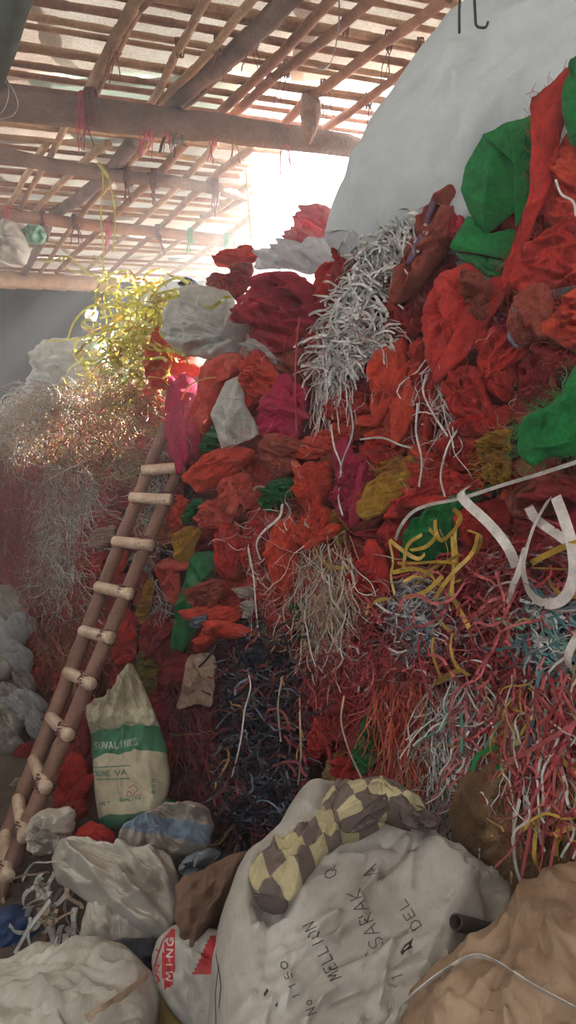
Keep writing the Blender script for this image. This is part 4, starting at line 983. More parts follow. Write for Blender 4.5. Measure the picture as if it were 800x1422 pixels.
# pink straps
for i in range(70):
    x, y = rnd_in([(560, 850), (640, 800), (790, 800), (820, 1000), (790, 1080), (700, 1060), (620, 960)])
    mb = MB(); ww = random.uniform(.005, .010)
    mb.sweep(path(x, y - 30, random.uniform(50, 140), random.uniform(.3, 2.6), .26, .12, random.uniform(.17, .27), .02, 14, .36), ww, .0014, up=HN.cross(Vector((0, 0, 1))), twist=random.uniform(-2, 2))
    o = recenter(mb.build('strap', random.choice(['s_pink', 's_pink', 's_red']), smooth=False))
    tag(o, 'pinkish red packing strap curling out of the tangle at the right', 'strap', 'pink straps at the right')
for lb, p in [('long pink strap falling over the tan mesh sack', [(800, 1000), (770, 1060), (740, 1110), (735, 1160), (722, 1230)]), ('pink strap crossing the tan mesh sack', [(700, 1060), (740, 1040), (790, 1010), (830, 985)]),
              ('pink strap hanging down right of the silvery strips', [(706, 1000), (700, 1040), (708, 1065), (720, 1080)]), ('pale strap hanging free in the dark below the silvery strips', [(722, 1110), (714, 1150), (716, 1200), (732, 1250)])]:
    strap(lb, 'pink straps at the right', 's_pink' if 'pink' in lb else 's_mgrey', [(x, y, .33) for x, y in p], .012, phase=.3)
for i in range(16):
    x, y = rnd_in([(700, 960), (800, 950), (820, 1120), (720, 1130)])
    mb = MB(); mb.sweep(path(x, y - 30, random.uniform(60, 130), random.uniform(.6, 2.4), .4, .2, random.uniform(.26, .33), .02, 14, .4), .007, .0014, twist=random.uniform(-2, 2))
    tag(recenter(mb.build('strap', 's_white', smooth=False)), 'narrow white strap curling over the tan mesh sack', 'strap', 'white straps over the tan sack')
for lb, p, m in [('mint strap standing among the silvery strips', [(640, 990), (642, 1020), (640, 1044)], 's_mint'), ('mint strap slanting beside the silvery strips', [(694, 1000), (684, 1020), (676, 1036)], 's_mint'),
                 ('green strap bent over the tan mesh sack', [(656, 1070), (664, 1050), (690, 1036)], 's_green'), ('green strap lying over the tan mesh sack', [(672, 1076), (690, 1066), (702, 1060)], 's_green'),
                 ('wide slate blue strap hanging at the right', [(752, 930), (744, 960), (738, 1010)], 's_teal'), ('slate blue strap slanting at the right', [(712, 1042), (730, 1034), (744, 1020)], 's_teal')]:
    strap(lb, 'green and blue straps at the lower right', m, [(x, y, .3) for x, y in p], .014, phase=.3, n=14)
# loose white strings over the bags
WS = [('thin white string dangling from the shreds in the centre', [(460, 590, .14), (464, 620, .17), (474, 650, .17), (470, 690, .17), (476, 716, .17)]), ('thin white string hanging in the middle of the heap', [(580, 560, .2), (578, 600, .2), (586, 640, .2), (582, 676, .18)]),
      ('white string looping beside the twin lobed bag', [(592, 520, .2), (588, 545, .22), (602, 575, .22), (622, 606, .2)]), ('white string hanging beside the yellow cloth', [(640, 590, .2), (622, 620, .22), (612, 660, .2), (618, 690, .18)]),
      ('white string crossing the orange bag', [(500, 610, .16), (530, 608, .18), (556, 618, .18), (572, 622, .18)]), ('grey string hanging over the magenta net', [(486, 560, .17), (490, 600, .18), (476, 640, .18), (470, 668, .16)]),
      ('long pale string hanging down in front of the dark straps', [(416, 960, .16), (417, 1010, .2), (418, 1050, .2), (414, 1090, .18)]), ('pale string arching low in the middle', [(478, 966, .2), (474, 1000, .22), (484, 1040, .22), (502, 1080, .18)]),
      ('silvery twine hanging over the navy straps', [(344, 930, .2), (348, 955, .24), (340, 985, .24), (334, 1030, .24), (322, 1080, .22)]), ('pale string hanging over the navy straps', [(392, 940, .2), (386, 980, .22), (390, 1030, .2)]),
      ('red cord hanging from the crimson bag', [(416, 440, .24), (412, 480, .27), (410, 530, .27), (412, 600, .24)]), ('pale cord arching over the off white sack', [(342, 416, .24), (322, 434, .29), (312, 452, .3), (316, 462, .28)]),
      ('yellow string hooked over the salmon bag', [(252, 555, .22), (262, 536, .24), (284, 526, .26), (300, 524, .25)]), ('thin grey cord down beside the ladder top', [(345, 760, .14), (352, 800, .18), (356, 850, .18), (360, 885, .16)]),
      ('white cord squiggling at the right edge near the top', [(772, 250, .28), (780, 270, .3), (796, 280, .3), (800, 300, .28)])]
for lb, p in WS:
    m = 's_red' if lb.startswith('red') else 's_yellow' if lb.startswith('yellow') else 's_grey' if lb.startswith('grey') else 's_beige' if 'pale' in lb else 's_white'
    strap(lb, 'loose strings over the heap', m, p, .006, .004, n=22, name='string', cat='string')
# lime yellow straps in the sun at left
LY = [[(118, 560), (130, 520), (160, 480), (190, 440)], [(96, 470), (112, 446), (130, 425), (160, 404)]]
for i in range(110):
    x, y = rnd_in([(140, 410), (175, 388), (225, 392), (250, 420), (225, 470), (205, 530), (150, 520), (136, 470)])
    mb = MB(); ww = random.uniform(.011, .02)
    mb.sweep(path(x, y - 12, random.uniform(40, 110), random.uniform(0, 6.28), .45, .14, random.uniform(.06, .2), .03, 14, .3), ww, .0016, twist=random.uniform(-2, 2))
    tag(recenter(mb.build('strap', random.choice(['s_lime', 's_lime', 's_yellow']), smooth=False)), 'lime yellow packing strap in the sunlit tuft above the ladder', 'strap', 'sunlit yellow straps')
for lb, p in [('long yellow strap reaching left from the sunlit tuft', [(180, 452), (140, 462), (110, 470), (64, 474)]), ('yellow strap arching left from the sunlit tuft', [(170, 425), (130, 424), (105, 444), (94, 470)]),
              ('yellow strap standing up at the top of the tuft', [(210, 420), (222, 398), (246, 386), (262, 392)]), ('yellow strap drooping right from the sunlit tuft', [(215, 410), (240, 404), (252, 420), (240, 448)])]:
    strap(lb, 'sunlit yellow straps', 's_lime', [(x, y, .15) for x, y in p], .016, phase=.4)

# ================================================================== LADDER
def floor_at(px, py, z=0.0):
    d = ray(px, py); return CAM + d * ((z - CAM.z) / d.z)
A0 = heap(243, 664, .14); A1 = floor_at(-6, 1250)
B0 = at(222, 612, A0.y * 1.03); B1 = floor_at(-4, 1196)
lad = empty('ladder', ((A1 + B1) / 2)); tag(lad, 'bamboo ladder with tied pale rungs leaning on the heap at left', 'ladder')
def bpole(P0, P1, r0, r1, sp=.3, sides=12, bulge=1.12):
    mb = MB(); L = (P1 - P0).length; n = max(3, int(L / sp)); P = []; W = []
    for k in range(n + 1):
        for du, f in ((-.012, 1.0), (0, bulge), (.012, 1.0)):
            u = min(max(k / n + du, 0), 1)
            if P and (P0.lerp(P1, u) - P[-1]).length < 1e-4: continue
            P.append(P0.lerp(P1, u)); W.append(2 * (r0 + (r1 - r0) * u) * f)
    mb.sweep(P, W, W, sides=sides)
    return mb
def extend(a, b, e0, e1):
    d = (b - a).normalized(); return a - d * e0, b + d * e1
ra = extend(A0, A1, .12, 0); rb = extend(B0, B1, .1, 0)
adopt(bpole(ra[0], ra[1], .031, .037).build('rail', 'ladder'), lad)
adopt(bpole(rb[0], rb[1], .031, .037).build('rail', 'ladder'), lad)
for py in (650, 693, 757, 824, 885, 948, 1018, 1090, 1158, 1212):
    best = min((abs((A0.lerp(A1, u / 400) - CAM).dot(Vector((0, 1, 0))) * 0 + (lambda p: 711 - F * ((p - CAM).dot(UP)) / ((p - CAM).dot(FW)) - py)(A0.lerp(A1, u / 400))), u) for u in range(-30, 400))[1]
    a = A0.lerp(A1, best / 400)
    ub = (a.z - B0.z) / (B1.z - B0.z); b = B0.lerp(B1, ub)
    b.z += random.uniform(-.012, .012)
    out = (CAM - a).normalized() * .055
    a2, b2 = extend(a + out, b + out, .03, .035)
    rg = adopt(bpole(a2, b2, .03, .028, sp=.25, bulge=1.0).build('rung', 'rung'), lad)
    # string tied round rail and rung
    for c, ax in ((a, (A1 - A0).normalized()),):
        mb = MB(); e1 = ax.orthogonal().normalized(); e2 = ax.cross(e1); pts = []
        for k in range(45):
            an = 2 * math.pi * k / 9
            pts.append(c + out * .45 + ax * ((k / 44 - .5) * .06 + random.uniform(-.006, .006)) + (e1 * math.cos(an) + e2 * math.sin(an)) * random.uniform(.044, .05))
        mb.sweep(pts, .006, .005)
        adopt(mb.build('lashing', 'lash'), rg)

# ================================================================== SACKS IN FRONT
def plane(px0, py0, Y0, ky, kx=0.0):
    return lambda x, y: at(x, y, Y0 + (py0 - y) * ky + (x - px0) * kx)
def finish(o, label, cat, group=None):
    inf = o_info.pop(o.name); recenter(o); o_info[o.name] = inf
    return tag(o, label, cat, group)
def banded(name, o, rgb, rgb2, bands, slope=0.0, weave=.3):
    """sack print: coloured bands across the cloth (pixel rows of the sack's own pattern)"""
    m = cloth(name, rgb, rgb2, weave=weave, rough=.7, scale=6, mottle=.25)
    nt = m.node_tree; L = nt.links; b = nt.nodes['Principled BSDF']
    q2, bf, nrm, C2, mp = o_info[o.name]
    uv = N(nt, 'ShaderNodeUVMap'); sp = N(nt, 'ShaderNodeSeparateXYZ'); L.new(uv.outputs['UV'], sp.inputs[0])
    mu = N(nt, 'ShaderNodeMath', operation='MULTIPLY_ADD'); L.new(sp.outputs['X'], mu.inputs[0]); mu.inputs[1].default_value = slope; L.new(sp.outputs['Y'], mu.inputs[2])
    nz = N(nt, 'ShaderNodeTexNoise'); nz.inputs['Scale'].default_value = 18; L.new(uv.outputs['UV'], nz.inputs['Vector'])
    ma = N(nt, 'ShaderNodeMath', operation='MULTIPLY_ADD'); L.new(nz.outputs['Fac'], ma.inputs[0]); ma.inputs[1].default_value = .02; L.new(mu.outputs[0], ma.inputs[2])
    mr = N(nt, 'ShaderNodeMapRange'); mr.inputs['From Min'].default_value = -.8; mr.inputs['From Max'].default_value = .8; L.new(ma.outputs[0], mr.inputs['Value'])
    src = b.inputs['Base Color'].links[0].from_socket
    for (y0, y1, col) in bands:
        v0 = ((y0 - C2.y) * mp + .01 + .8) / 1.6; v1 = ((y1 - C2.y) * mp + .01 + .8) / 1.6
        g1 = N(nt, 'ShaderNodeMath', operation='GREATER_THAN'); L.new(mr.outputs[0], g1.inputs[0]); g1.inputs[1].default_value = v0
        g2 = N(nt, 'ShaderNodeMath', operation='LESS_THAN'); L.new(mr.outputs[0], g2.inputs[0]); g2.inputs[1].default_value = v1
        mm = N(nt, 'ShaderNodeMath', operation='MULTIPLY'); L.new(g1.outputs[0], mm.inputs[0]); L.new(g2.outputs[0], mm.inputs[1])
        m9 = N(nt, 'ShaderNodeMath', operation='MULTIPLY'); L.new(mm.outputs[0], m9.inputs[0]); m9.inputs[1].default_value = .9
        mx = N(nt, 'ShaderNodeMix', data_type='RGBA'); L.new(m9.outputs[0], mx.inputs[0]); L.new(src, mx.inputs[6]); mx.inputs[7].default_value = lin(col)
        src = mx.outputs[2]
    L.new(src, b.inputs['Base Color'])
    o.data.materials.clear(); o.data.materials.append(m)
M['bluefilm'] = cloth('bluish grey film', (150, 160, 172), (112, 122, 136), rough=.4, spec=.5, mottle=.3)
M['creamtop'] = cloth('yellowed sack cloth', (206, 198, 172), (172, 160, 134), weave=.2, rough=.7, scale=6, mottle=.25)
M['ink'] = plain('marker ink', (78, 74, 78)); M['redink'] = plain('red print', (206, 58, 66)); M['greenink'] = plain('green print', (36, 122, 88)); M['paleink'] = plain('pale lettering', (190, 200, 188)); M['pinkink'] = plain('faded pink print', (206, 120, 112)); M['blueink'] = plain('faded blue print', (120, 150, 176))

# --- the big white sack with writing
big = blob('written_sack', [(292, 1660), (290, 1480), (296, 1340), (302, 1285), (316, 1232), (332, 1196), (352, 1184), (384, 1156), (404, 1122), (422, 1102), (470, 1104), (530, 1132), (590, 1172), (640, 1202), (684, 1234), (706, 1266), (704, 1300), (676, 1400), (640, 1500), (600, 1660)],
           'whitesack', base=plane(470, 1400, 1.75, .0016, .0006), thick=.18, fold=.03, fs=1.1, aniso=3, ang=-.7, n=260, k=84, rag=.02, back=.45, prof=.34, crease=.8, wr=(90, .02, 10, 120), creases=[(318, 1226, 304, 1300, .05, 26), (346, 1190, 318, 1226, .05, 24), (350, 1230, 352, 1310, -.06, 34), (352, 1310, 340, 1400, -.03, 30), (420, 1106, 396, 1160, .04, 22), (500, 1165, 592, 1290, .06, 80), (592, 1290, 530, 1430, .05, 70), (600, 1190, 640, 1300, -.03, 40), (450, 1320, 560, 1240, .02, 26), (380, 1300, 470, 1250, .02, 22)])
finish(big, 'big dusty white woven sack with handwritten words in front', 'sack')
big.data.materials.clear(); big.data.materials.append(cloth('dusty white woven sack', (204, 200, 194), (158, 149, 138), weave=.35, rough=.65, scale=3.2, bump=.06, transl=.05, mottle=.2))
wr_ = []
wr_ += pen('SARAK', 534, 1312, 498, 1228, 20); wr_ += pen('MELLION', 474, 1356, 434, 1276, 17); wr_ += pen('Q', 470, 1214, 462, 1200, 18)
wr_ += pen('No', 440, 1406, 430, 1384, 13); wr_ += pen('1150', 418, 1386, 396, 1330, 10); wr_ += pen('DEL', 586, 1286, 560, 1244, 14); wr_ += pen('H1', 566, 1374, 556, 1344, 16); wr_ += pen('A', 528, 1212, 520, 1196, 22)
decal(big, strokes(wr_, 1.5), 'ink', 'handwriting')
st = [[(300, 1422), (299, 1380), (303, 1345), (300, 1325)], [(304, 1400), (307, 1370), (303, 1340)]]
decal(big, strokes(st, 1.3), 'ink', 'handwriting')
for tp in [[(556, 1322), (562, 1312), (570, 1306), (574, 1302), (571, 1312), (573, 1316), (564, 1320), (558, 1327)], [(366, 1380), (371, 1372), (373, 1376), (368, 1384)], [(382, 1396), (386, 1391), (385, 1399)]]:
    decal(big, [tp], 'blacktie', 'tear')

# --- striped cloth thrown over it
bvh_big = BVHTree.FromPolygons([big.matrix_world @ v.co if False else v.co + big.location for v in big.data.vertices], [tuple(p.vertices) for p in big.data.polygons])
def on_big(lift):
    pl = plane(470, 1400, 1.75, .0016, .0006)
    def f(x, y):
        d = ray(x, y)
        # soft drape: depth averaged over neighbouring hits
        acc = 0; n = 0
        for dx, dy in ((0, 0), (-14, 0), (14, 0), (0, -14), (0, 14)):
            h = bvh_big.ray_cast(CAM, ray(x + dx, y + dy).normalized())[0]
            if h is not None: acc += h.y; n += 1
        Y = acc / n if n >= 3 else 2.13 + (1150 - y) * .0012
        return CAM + d * (Y - lift)
    return f
def checks(name, ang, sc):
    m = cloth(name, (196, 184, 146), (176, 164, 128), weave=.3, rough=.9, mottle=.3)
    nt = m.node_tree; L = nt.links; b = nt.nodes['Principled BSDF']
    uv = N(nt, 'ShaderNodeUVMap'); mp = N(nt, 'ShaderNodeMapping'); mp.inputs['Rotation'].default_value = (0, 0, ang)
    nz = N(nt, 'ShaderNodeTexNoise'); nz.inputs['Scale'].default_value = 7; nz.inputs['Detail'].default_value = 1; L.new(uv.outputs['UV'], nz.inputs['Vector'])
    vm = N(nt, 'ShaderNodeVectorMath', operation='MULTIPLY_ADD'); L.new(nz.outputs['Color'], vm.inputs[0]); vm.inputs[1].default_value = (.06, .06, 0); L.new(uv.outputs['UV'], vm.inputs[2])
    L.new(vm.outputs[0], mp.inputs['Vector'])
    sp = N(nt, 'ShaderNodeSeparateXYZ'); L.new(mp.outputs[0], sp.inputs[0])
    prod = None; fac = []
    for ax, s in (('X', sc), ('Y', sc * .8)):
        a = N(nt, 'ShaderNodeMath', operation='MULTIPLY'); L.new(sp.outputs[ax], a.inputs[0]); a.inputs[1].default_value = s
        f = N(nt, 'ShaderNodeMath', operation='FRACT'); L.new(a.outputs[0], f.inputs[0])
        g = N(nt, 'ShaderNodeMath', operation='GREATER_THAN'); L.new(f.outputs[0], g.inputs[0]); g.inputs[1].default_value = .5
        fac.append(g)
    x = N(nt, 'ShaderNodeMath', operation='SUBTRACT'); L.new(fac[0].outputs[0], x.inputs[0]); L.new(fac[1].outputs[0], x.inputs[1])
    ab = N(nt, 'ShaderNodeMath', operation='ABSOLUTE'); L.new(x.outputs[0], ab.inputs[0])
    src = b.inputs['Base Color'].links[0].from_socket
    mx = N(nt, 'ShaderNodeMix', data_type='RGBA'); L.new(ab.outputs[0], mx.inputs[0]); L.new(src, mx.inputs[6]); mx.inputs[7].default_value = lin((112, 98, 92))
    L.new(mx.outputs[2], b.inputs['Base Color'])
    return m
ck = checks('checked knit', .6, 10)
M['taupe'] = cloth('taupe knit', (118, 104, 98), (92, 80, 76), weave=.5, rough=.95, mottle=.3)
sc_ = blob('checked_garment', [(342, 1216), (352, 1200), (388, 1176), (420, 1152), (446, 1136), (452, 1108), (474, 1092), (510, 1082), (548, 1096), (556, 1130), (520, 1160), (480, 1168), (452, 1190), (424, 1224), (404, 1256), (386, 1268), (362, 1258), (352, 1240)],
           ck, base=on_big(.012), thick=.035, fold=.028, fs=1.3, aniso=3.2, ang=-.72, n=150, k=30, rag=.03, back=.02, prof=.5, wr=(36, .018, 9, 80))
finish(sc_, 'cream and taupe checked knit garment thrown over the white sack', 'garment')
q = blob('cuff', [(352, 1248), (360, 1240), (384, 1246), (402, 1250), (396, 1264), (384, 1272), (366, 1266)], 'taupe', base=on_big(.035), thick=.028, fold=0.008, fs=2.5, ang=1.2, n=48, k=10, rag=.02, back=.03); adopt(q, sc_)
q = blob('sleeve', [(466, 1110), (488, 1094), (524, 1084), (560, 1098), (590, 1118), (599, 1142), (592, 1154), (572, 1150), (548, 1138), (520, 1140), (486, 1150), (462, 1150), (456, 1130)], ck, base=on_big(.05), thick=.06, fold=0.041, fs=.9, aniso=3, ang=.35, n=96, k=22, back=.05, rag=.03); adopt(q, sc_)
q = blob('collar', [(470, 1140), (500, 1128), (520, 1104), (536, 1100), (544, 1118), (520, 1146), (494, 1158), (474, 1156)], 'taupe', base=on_big(.095), thick=.022, fold=0.022, fs=.8, aniso=3, ang=-.5, n=64, k=12, back=.02, rag=.03); adopt(q, sc_)
q = blob('sleeve_end', [(556, 1128), (578, 1116), (596, 1128), (600, 1144), (590, 1154), (566, 1150)], 'taupe', base=on_big(.09), thick=.03, fold=0.019, n=48, k=10, back=.03, rag=.03); adopt(q, sc_)

# --- brown sack at right with strap, and a short dark pipe
br = blob('brown_sack', [(540, 1700), (546, 1470), (570, 1412), (604, 1376), (650, 1344), (690, 1310), (722, 1264), (746, 1240), (790, 1226), (860, 1222), (960, 1260), (980, 1700)],
          'brownsack', base=plane(720, 1400, 1.62, .0014, -.0004), thick=.18, fold=.026, fs=1.5, n=220, k=64, rag=.02, back=.4, prof=.42, gather=(740, 1180), wr=(40, .014, 15, 170))
finish(br, 'brown plastic lined sack filling the lower right corner', 'sack')
bvh_br = BVHTree.FromPolygons([v.co + br.location for v in br.data.vertices], [tuple(p.vertices) for p in br.data.polygons])
def on_br(x, y, o):
    d = ray(x, y).normalized(); h = bvh_br.ray_cast(CAM, d)[0] or bvh_big.ray_cast(CAM, d)[0]
    return (h if h is not None else at(x, y, 1.55)) - d * o
strap('flat pale strap lying across the brown sack', None, 's_mgrey', [(520, 1450, .03), (548, 1410, .03), (580, 1376, .03), (620, 1346, .03), (656, 1328, .025), (690, 1336, .02), (740, 1368, .02), (800, 1400, .02), (860, 1430, .02)], .015, .002, base=on_br, n=50, phase=1.2)
pc = bvh_br.ray_cast(CAM, ray(668, 1325).normalized())[0]
hb = bvh_big.ray_cast(CAM, ray(640, 1282).normalized())[0]; p0 = at(633, 1280, hb.y - .04); p1 = at(688, 1294, hb.y + .05)
mb = MB(); d = (p1 - p0).normalized(); e1 = d.orthogonal().normalized(); e2 = d.cross(e1); ns = 20
rings = [(p0, .015), (p0, .019), (p1, .019), (p1, .015), (p0, .015)]
for c, r in rings[:4]:
    for j in range(ns): mb.v.append(c + (e1 * math.cos(2 * math.pi * j / ns) + e2 * math.sin(2 * math.pi * j / ns)) * r)
for i in range(4):
    for j in range(ns):
        j2 = (j + 1) % ns; i2 = (i + 1) % 4
        mb.f.append((i * ns + j, i * ns + j2, i2 * ns + j2, i2 * ns + j))
M['pipe'] = cloth('dark pipe', (74, 66, 60), (52, 46, 42), rough=.5)
tag(recenter(mb.build('pipe_stub', 'pipe', smooth=False)), 'short dark hollow pipe poking out beside the brown sack', 'pipe')

# --- left foreground
o = blob('grimy_sack', [(-120, 1640), (-110, 1420), (-40, 1380), (20, 1352), (70, 1330), (120, 1322), (152, 1322), (190, 1338), (216, 1362), (226, 1392), (216, 1440), (200, 1640)], 'greysack', base=plane(100, 1400, 2.05, .0018), thick=.16, fold=.035, fs=1.3, aniso=3, ang=-.5, n=220, k=64, rag=.03, back=.4, prof=.42, wr=(44, .02, 14, 150))
finish(o, 'grimy white sack slumped in the lower left corner', 'sack')
bvh_gr = BVHTree.FromPolygons([v.co + o.location for v in o.data.vertices], [tuple(p.vertices) for p in o.data.polygons])
def on_grimy(x, y, o_):
    d = ray(x, y).normalized(); h = bvh_gr.ray_cast(CAM, d)[0]
    return (h if h is not None else at(x, y, 1.9)) - d * .006
strap('frayed pale strap lying on the grimy lower left sack', None, 's_beige', [(120, 1415, .0), (150, 1396, .0), (180, 1375, .0), (206, 1354, .0)], .022, .003, base=on_grimy, n=20, phase=1.2)
o = blob('white_sack', [(110, 1318), (116, 1284), (124, 1258), (160, 1262), (232, 1280), (238, 1300), (206, 1318), (150, 1314)], 'creamsack', base=plane(160, 1300, 2.62, .0018), thick=.1, fold=.05, fs=1.2, aniso=3, ang=1.3, n=110, k=26, rag=.04, back=.3, prof=.4, wr=(14, .02, 9, 50))
f = blob('draped_top', [(70, 1196), (82, 1180), (96, 1164), (124, 1168), (150, 1178), (164, 1186), (176, 1172), (188, 1186), (236, 1186), (250, 1216), (248, 1262), (240, 1304), (214, 1306), (168, 1282), (122, 1254), (98, 1236), (80, 1226)], 'creamsack', base=plane(160, 1300, 2.57, .0018), thick=.08, fold=.05, fs=1.0, aniso=3.6, ang=.5, n=170, k=44, rag=.03, back=.12, prof=.36,
         wr=(34, .03, 10, 90), creases=[(84, 1196, 200, 1262, .05, 22), (90, 1222, 226, 1300, .045, 18), (160, 1186, 214, 1192, .04, 16), (190, 1192, 210, 1240, -.04, 20), (214, 1196, 236, 1250, .04, 18), (110, 1180, 170, 1200, -.04, 16)])
finish(o, 'empty looking cream white sack draped over other sacks at left', 'sack'); adopt(f, o)
o = blob('white_sack', [(40, 1166), (44, 1136), (62, 1122), (104, 1120), (104, 1150), (90, 1178), (62, 1190), (44, 1184)], 'creamsack', base=plane(70, 1160, 2.95, .001), thick=.07, fold=.06, fs=1.3, n=96, k=26, rag=.08, back=.14, wr=(22, .04, 8, 46))
finish(o, 'small knotted white sack at left near the ladder foot', 'sack')
o = blob('blue_banded_sack', [(164, 1168), (176, 1146), (196, 1132), (230, 1118), (270, 1112), (292, 1124), (298, 1152), (292, 1176), (268, 1188), (232, 1196), (206, 1188), (180, 1182)], 'creamsack', base=plane(230, 1160, 2.98, .0014), thick=.1, fold=.05, fs=1.6, n=130, k=34, rag=.05, back=.25, gather=(210, 1120), wr=(34, .035, 8, 60))
finish(o, 'tied off white sack with pale blue band below the printed sack', 'sack')
banded('blue band print', o, (202, 192, 182), (164, 152, 140), [(1140, 1166, (136, 158, 180))], slope=-.18)
o = blob('printed_sack', [(121, 992), (126, 978), (142, 974), (158, 956), (172, 934), (183, 920), (192, 940), (204, 966), (220, 1002), (232, 1040), (237, 1076), (232, 1112), (212, 1142), (172, 1152), (140, 1152), (134, 1120), (130, 1070), (127, 1024), (122, 1006)], 'creamsack',
         base=plane(180, 1050, 3.5, .0022), thick=.1, fold=.022, fs=1.3, aniso=3, ang=1.4, n=150, k=40, rag=.02, back=.22, prof=.45, gather=(182, 900), wr=(30, .012, 8, 70))
finish(o, 'off white printed sack with green bands leaning on the heap by the ladder', 'sack')
banded('green band print', o, (206, 198, 172), (172, 160, 134), [(1019, 1056, (28, 116, 84)), (1136, 1200, (26, 104, 74))], slope=.12, weave=.2)
pr = o
q = blob('gathered_top', [(120, 994), (126, 978), (142, 974), (158, 955), (172, 934), (183, 918), (193, 940), (206, 968), (220, 1000), (206, 1010), (184, 1004), (160, 1014), (136, 1012)], 'creamtop', base=plane(180, 1050, 3.40, .0022), thick=.05, fold=.03, fs=2.2, gather=(184, 905), n=110, k=26, rag=.03, back=.1, wr=(40, .03, 6, 60)); adopt(q, pr)
q = blob('folded_corner', [(120, 1000), (121, 984), (128, 975), (140, 980), (144, 994), (132, 1006)], 'creamtop', base=plane(130, 990, 3.44, .002), thick=.04, fold=.025, n=44, k=10, back=.05, wr=(8, .02, 5, 24)); adopt(q, pr)
decal(pr, strokes(pen('SUVA', 131, 1040, 158, 1039, 9) + pen('LINKS', 160, 1039, 193, 1034, 9), 2.0, 2), 'paleink', 'lettering')
decal(pr, strokes(pen('OUNE', 130, 1078, 155, 1077, 7) + pen('VA', 160, 1077, 178, 1075, 7) + [[(130, 1066), (180, 1063)], [(131, 1083), (180, 1081)]], 1.3, 2), 'greenink', 'lettering')
decal(pr, strokes(pen('ITION', 142, 1018, 178, 1004, 7) + [[(178, 1094), (186, 1090), (192, 1097), (184, 1103), (178, 1098), (176, 1106), (196, 1104)]], 1.4, 2), 'pinkink', 'emblem')
decal(pr, strokes(pen('PROOF', 215, 1110, 217, 1072, 5) + pen('NET', 138, 1118, 154, 1117, 4) + pen('QUALITY', 166, 1113, 196, 1111, 4), 1.0, 2), 'greenink', 'lettering')
red_ = lambda nm, lb, mat, poly, Y, ky=.001, **kw: finish(blob(nm, poly, mat, base=plane(poly[0][0], poly[0][1], Y, ky), **kw), lb, kw.pop('cat', 'cloth'))
red_('red_cloth', 'red cloth bundle between the knotted sack and the blue banded sack', 'red', [(96, 1174), (110, 1152), (126, 1138), (146, 1146), (162, 1160), (158, 1178), (130, 1182)], 2.95, thick=.08, fold=0.041, n=72, k=16)
red_('red_cloth', 'dull red cloth lying at the foot of the printed sack', 'dullred', [(84, 1136), (100, 1112), (118, 1108), (124, 1128), (106, 1144)], 3.2, thick=.07, fold=0.041, n=60, k=14)
red_('green_bag', 'green sack bottom beside the blue banded sack', 'dkgreen', [(222, 1124), (232, 1108), (246, 1112), (242, 1126)], 3.2, thick=.05, fold=0.020, n=40, k=8)
red_('blue_grey_film', 'bluish grey film scrap beneath the blue banded sack', 'bluefilm', [(246, 1206), (262, 1186), (296, 1176), (308, 1186), (290, 1204), (258, 1220)], 2.7, thick=.07, fold=0.054, n=64, k=14, back=.3, wr=(14, .03, 7, 40))
red_('brown_cloth', 'brown cloth folded beside the big written sack', 'browncloth', [(243, 1222), (280, 1208), (318, 1192), (352, 1182), (334, 1216), (312, 1254), (284, 1296), (266, 1334), (252, 1310), (244, 1270)], 2.22, .0012, thick=.07, fold=0.030, fs=.8, ang=-.9, aniso=3, wr=(12, .016, 10, 90), n=100, k=24, back=.34)
mg = blob('red_printed_sack', [(210, 1332), (220, 1306), (244, 1282), (290, 1290), (330, 1300), (340, 1420), (320, 1500), (268, 1440), (236, 1402), (214, 1370)], 'whitesack', base=plane(260, 1350, 2.12, .0012), thick=.12, fold=0.020, fs=.8, n=110, k=28, rag=.012, back=.25, prof=.45, wr=(14, .008, 10, 60))
finish(mg, 'white sack with red printed panel squeezed beside the big written sack', 'sack')
decal(mg, [[(x, y), (x + 3, y), (x + 3, y + 3), (x, y + 3)] for x in range(222, 243, 3) for y in range(1290, 1374, 3) if inside([(228, 1374), (224, 1334), (231, 1300), (243, 1286), (243, 1330), (240, 1368)], x + 1.5, y + 1.5)], 'redink', 'print_panel')
decal(mg, strokes(pen('MING', 239, 1362, 241, 1298, 9), 2.2, 2), 's_white', 'lettering', lift=.004)
decal(mg, [[(x, y), (x + 3, y), (x + 3, y + 3), (x, y + 3)] for x in range(264, 300, 3) for y in range(1296, 1360, 3) if inside([(268, 1352), (292, 1298), (300, 1300), (300, 1354)], x + 1.5, y + 1.5)], 'redink', 'print_panel')
decal(mg, strokes([[(214, 1346), (218, 1330), (226, 1306), (240, 1290)], [(216, 1352), (222, 1362)], [(216, 1318), (222, 1322)]], 2.2, 2) + strokes(pen('UN', 220, 1366, 222, 1336, 6), 1.6, 2), 'redink', 'lettering')
red_('sandy_sack', 'sandy yellow sack bottom under the red printed sack', 'sandsack', [(204, 1560), (206, 1420), (218, 1382), (240, 1380), (270, 1412), (300, 1440), (300, 1560)], 2.0, .0012, thick=.12, fold=0.027, n=80, k=20, back=.2)
red_('blue_sack', 'dark navy sack in the gap behind the grimy sack', 'navy', [(140, 1330), (150, 1308), (190, 1300), (224, 1306), (232, 1350), (214, 1380), (170, 1350)], 2.45, .001, thick=.08, fold=0.027, n=64, k=14, back=.3)
red_('blue_bag', 'blue plastic bag on the floor at the left edge', 'blue', [(-40, 1330), (-10, 1270), (20, 1252), (52, 1270), (66, 1310), (60, 1346), (10, 1360)], 2.75, .001, thick=.1, fold=0.041, n=72, k=16, back=.25)
red_('cream_sack', 'dim cream sack supporting the draped sacks at left', 'creamsack', [(84, 1350), (96, 1310), (130, 1270), (240, 1260), (256, 1320), (240, 1350)], 2.72, .0012, thick=.1, fold=0.041, n=80, k=16, back=.3)
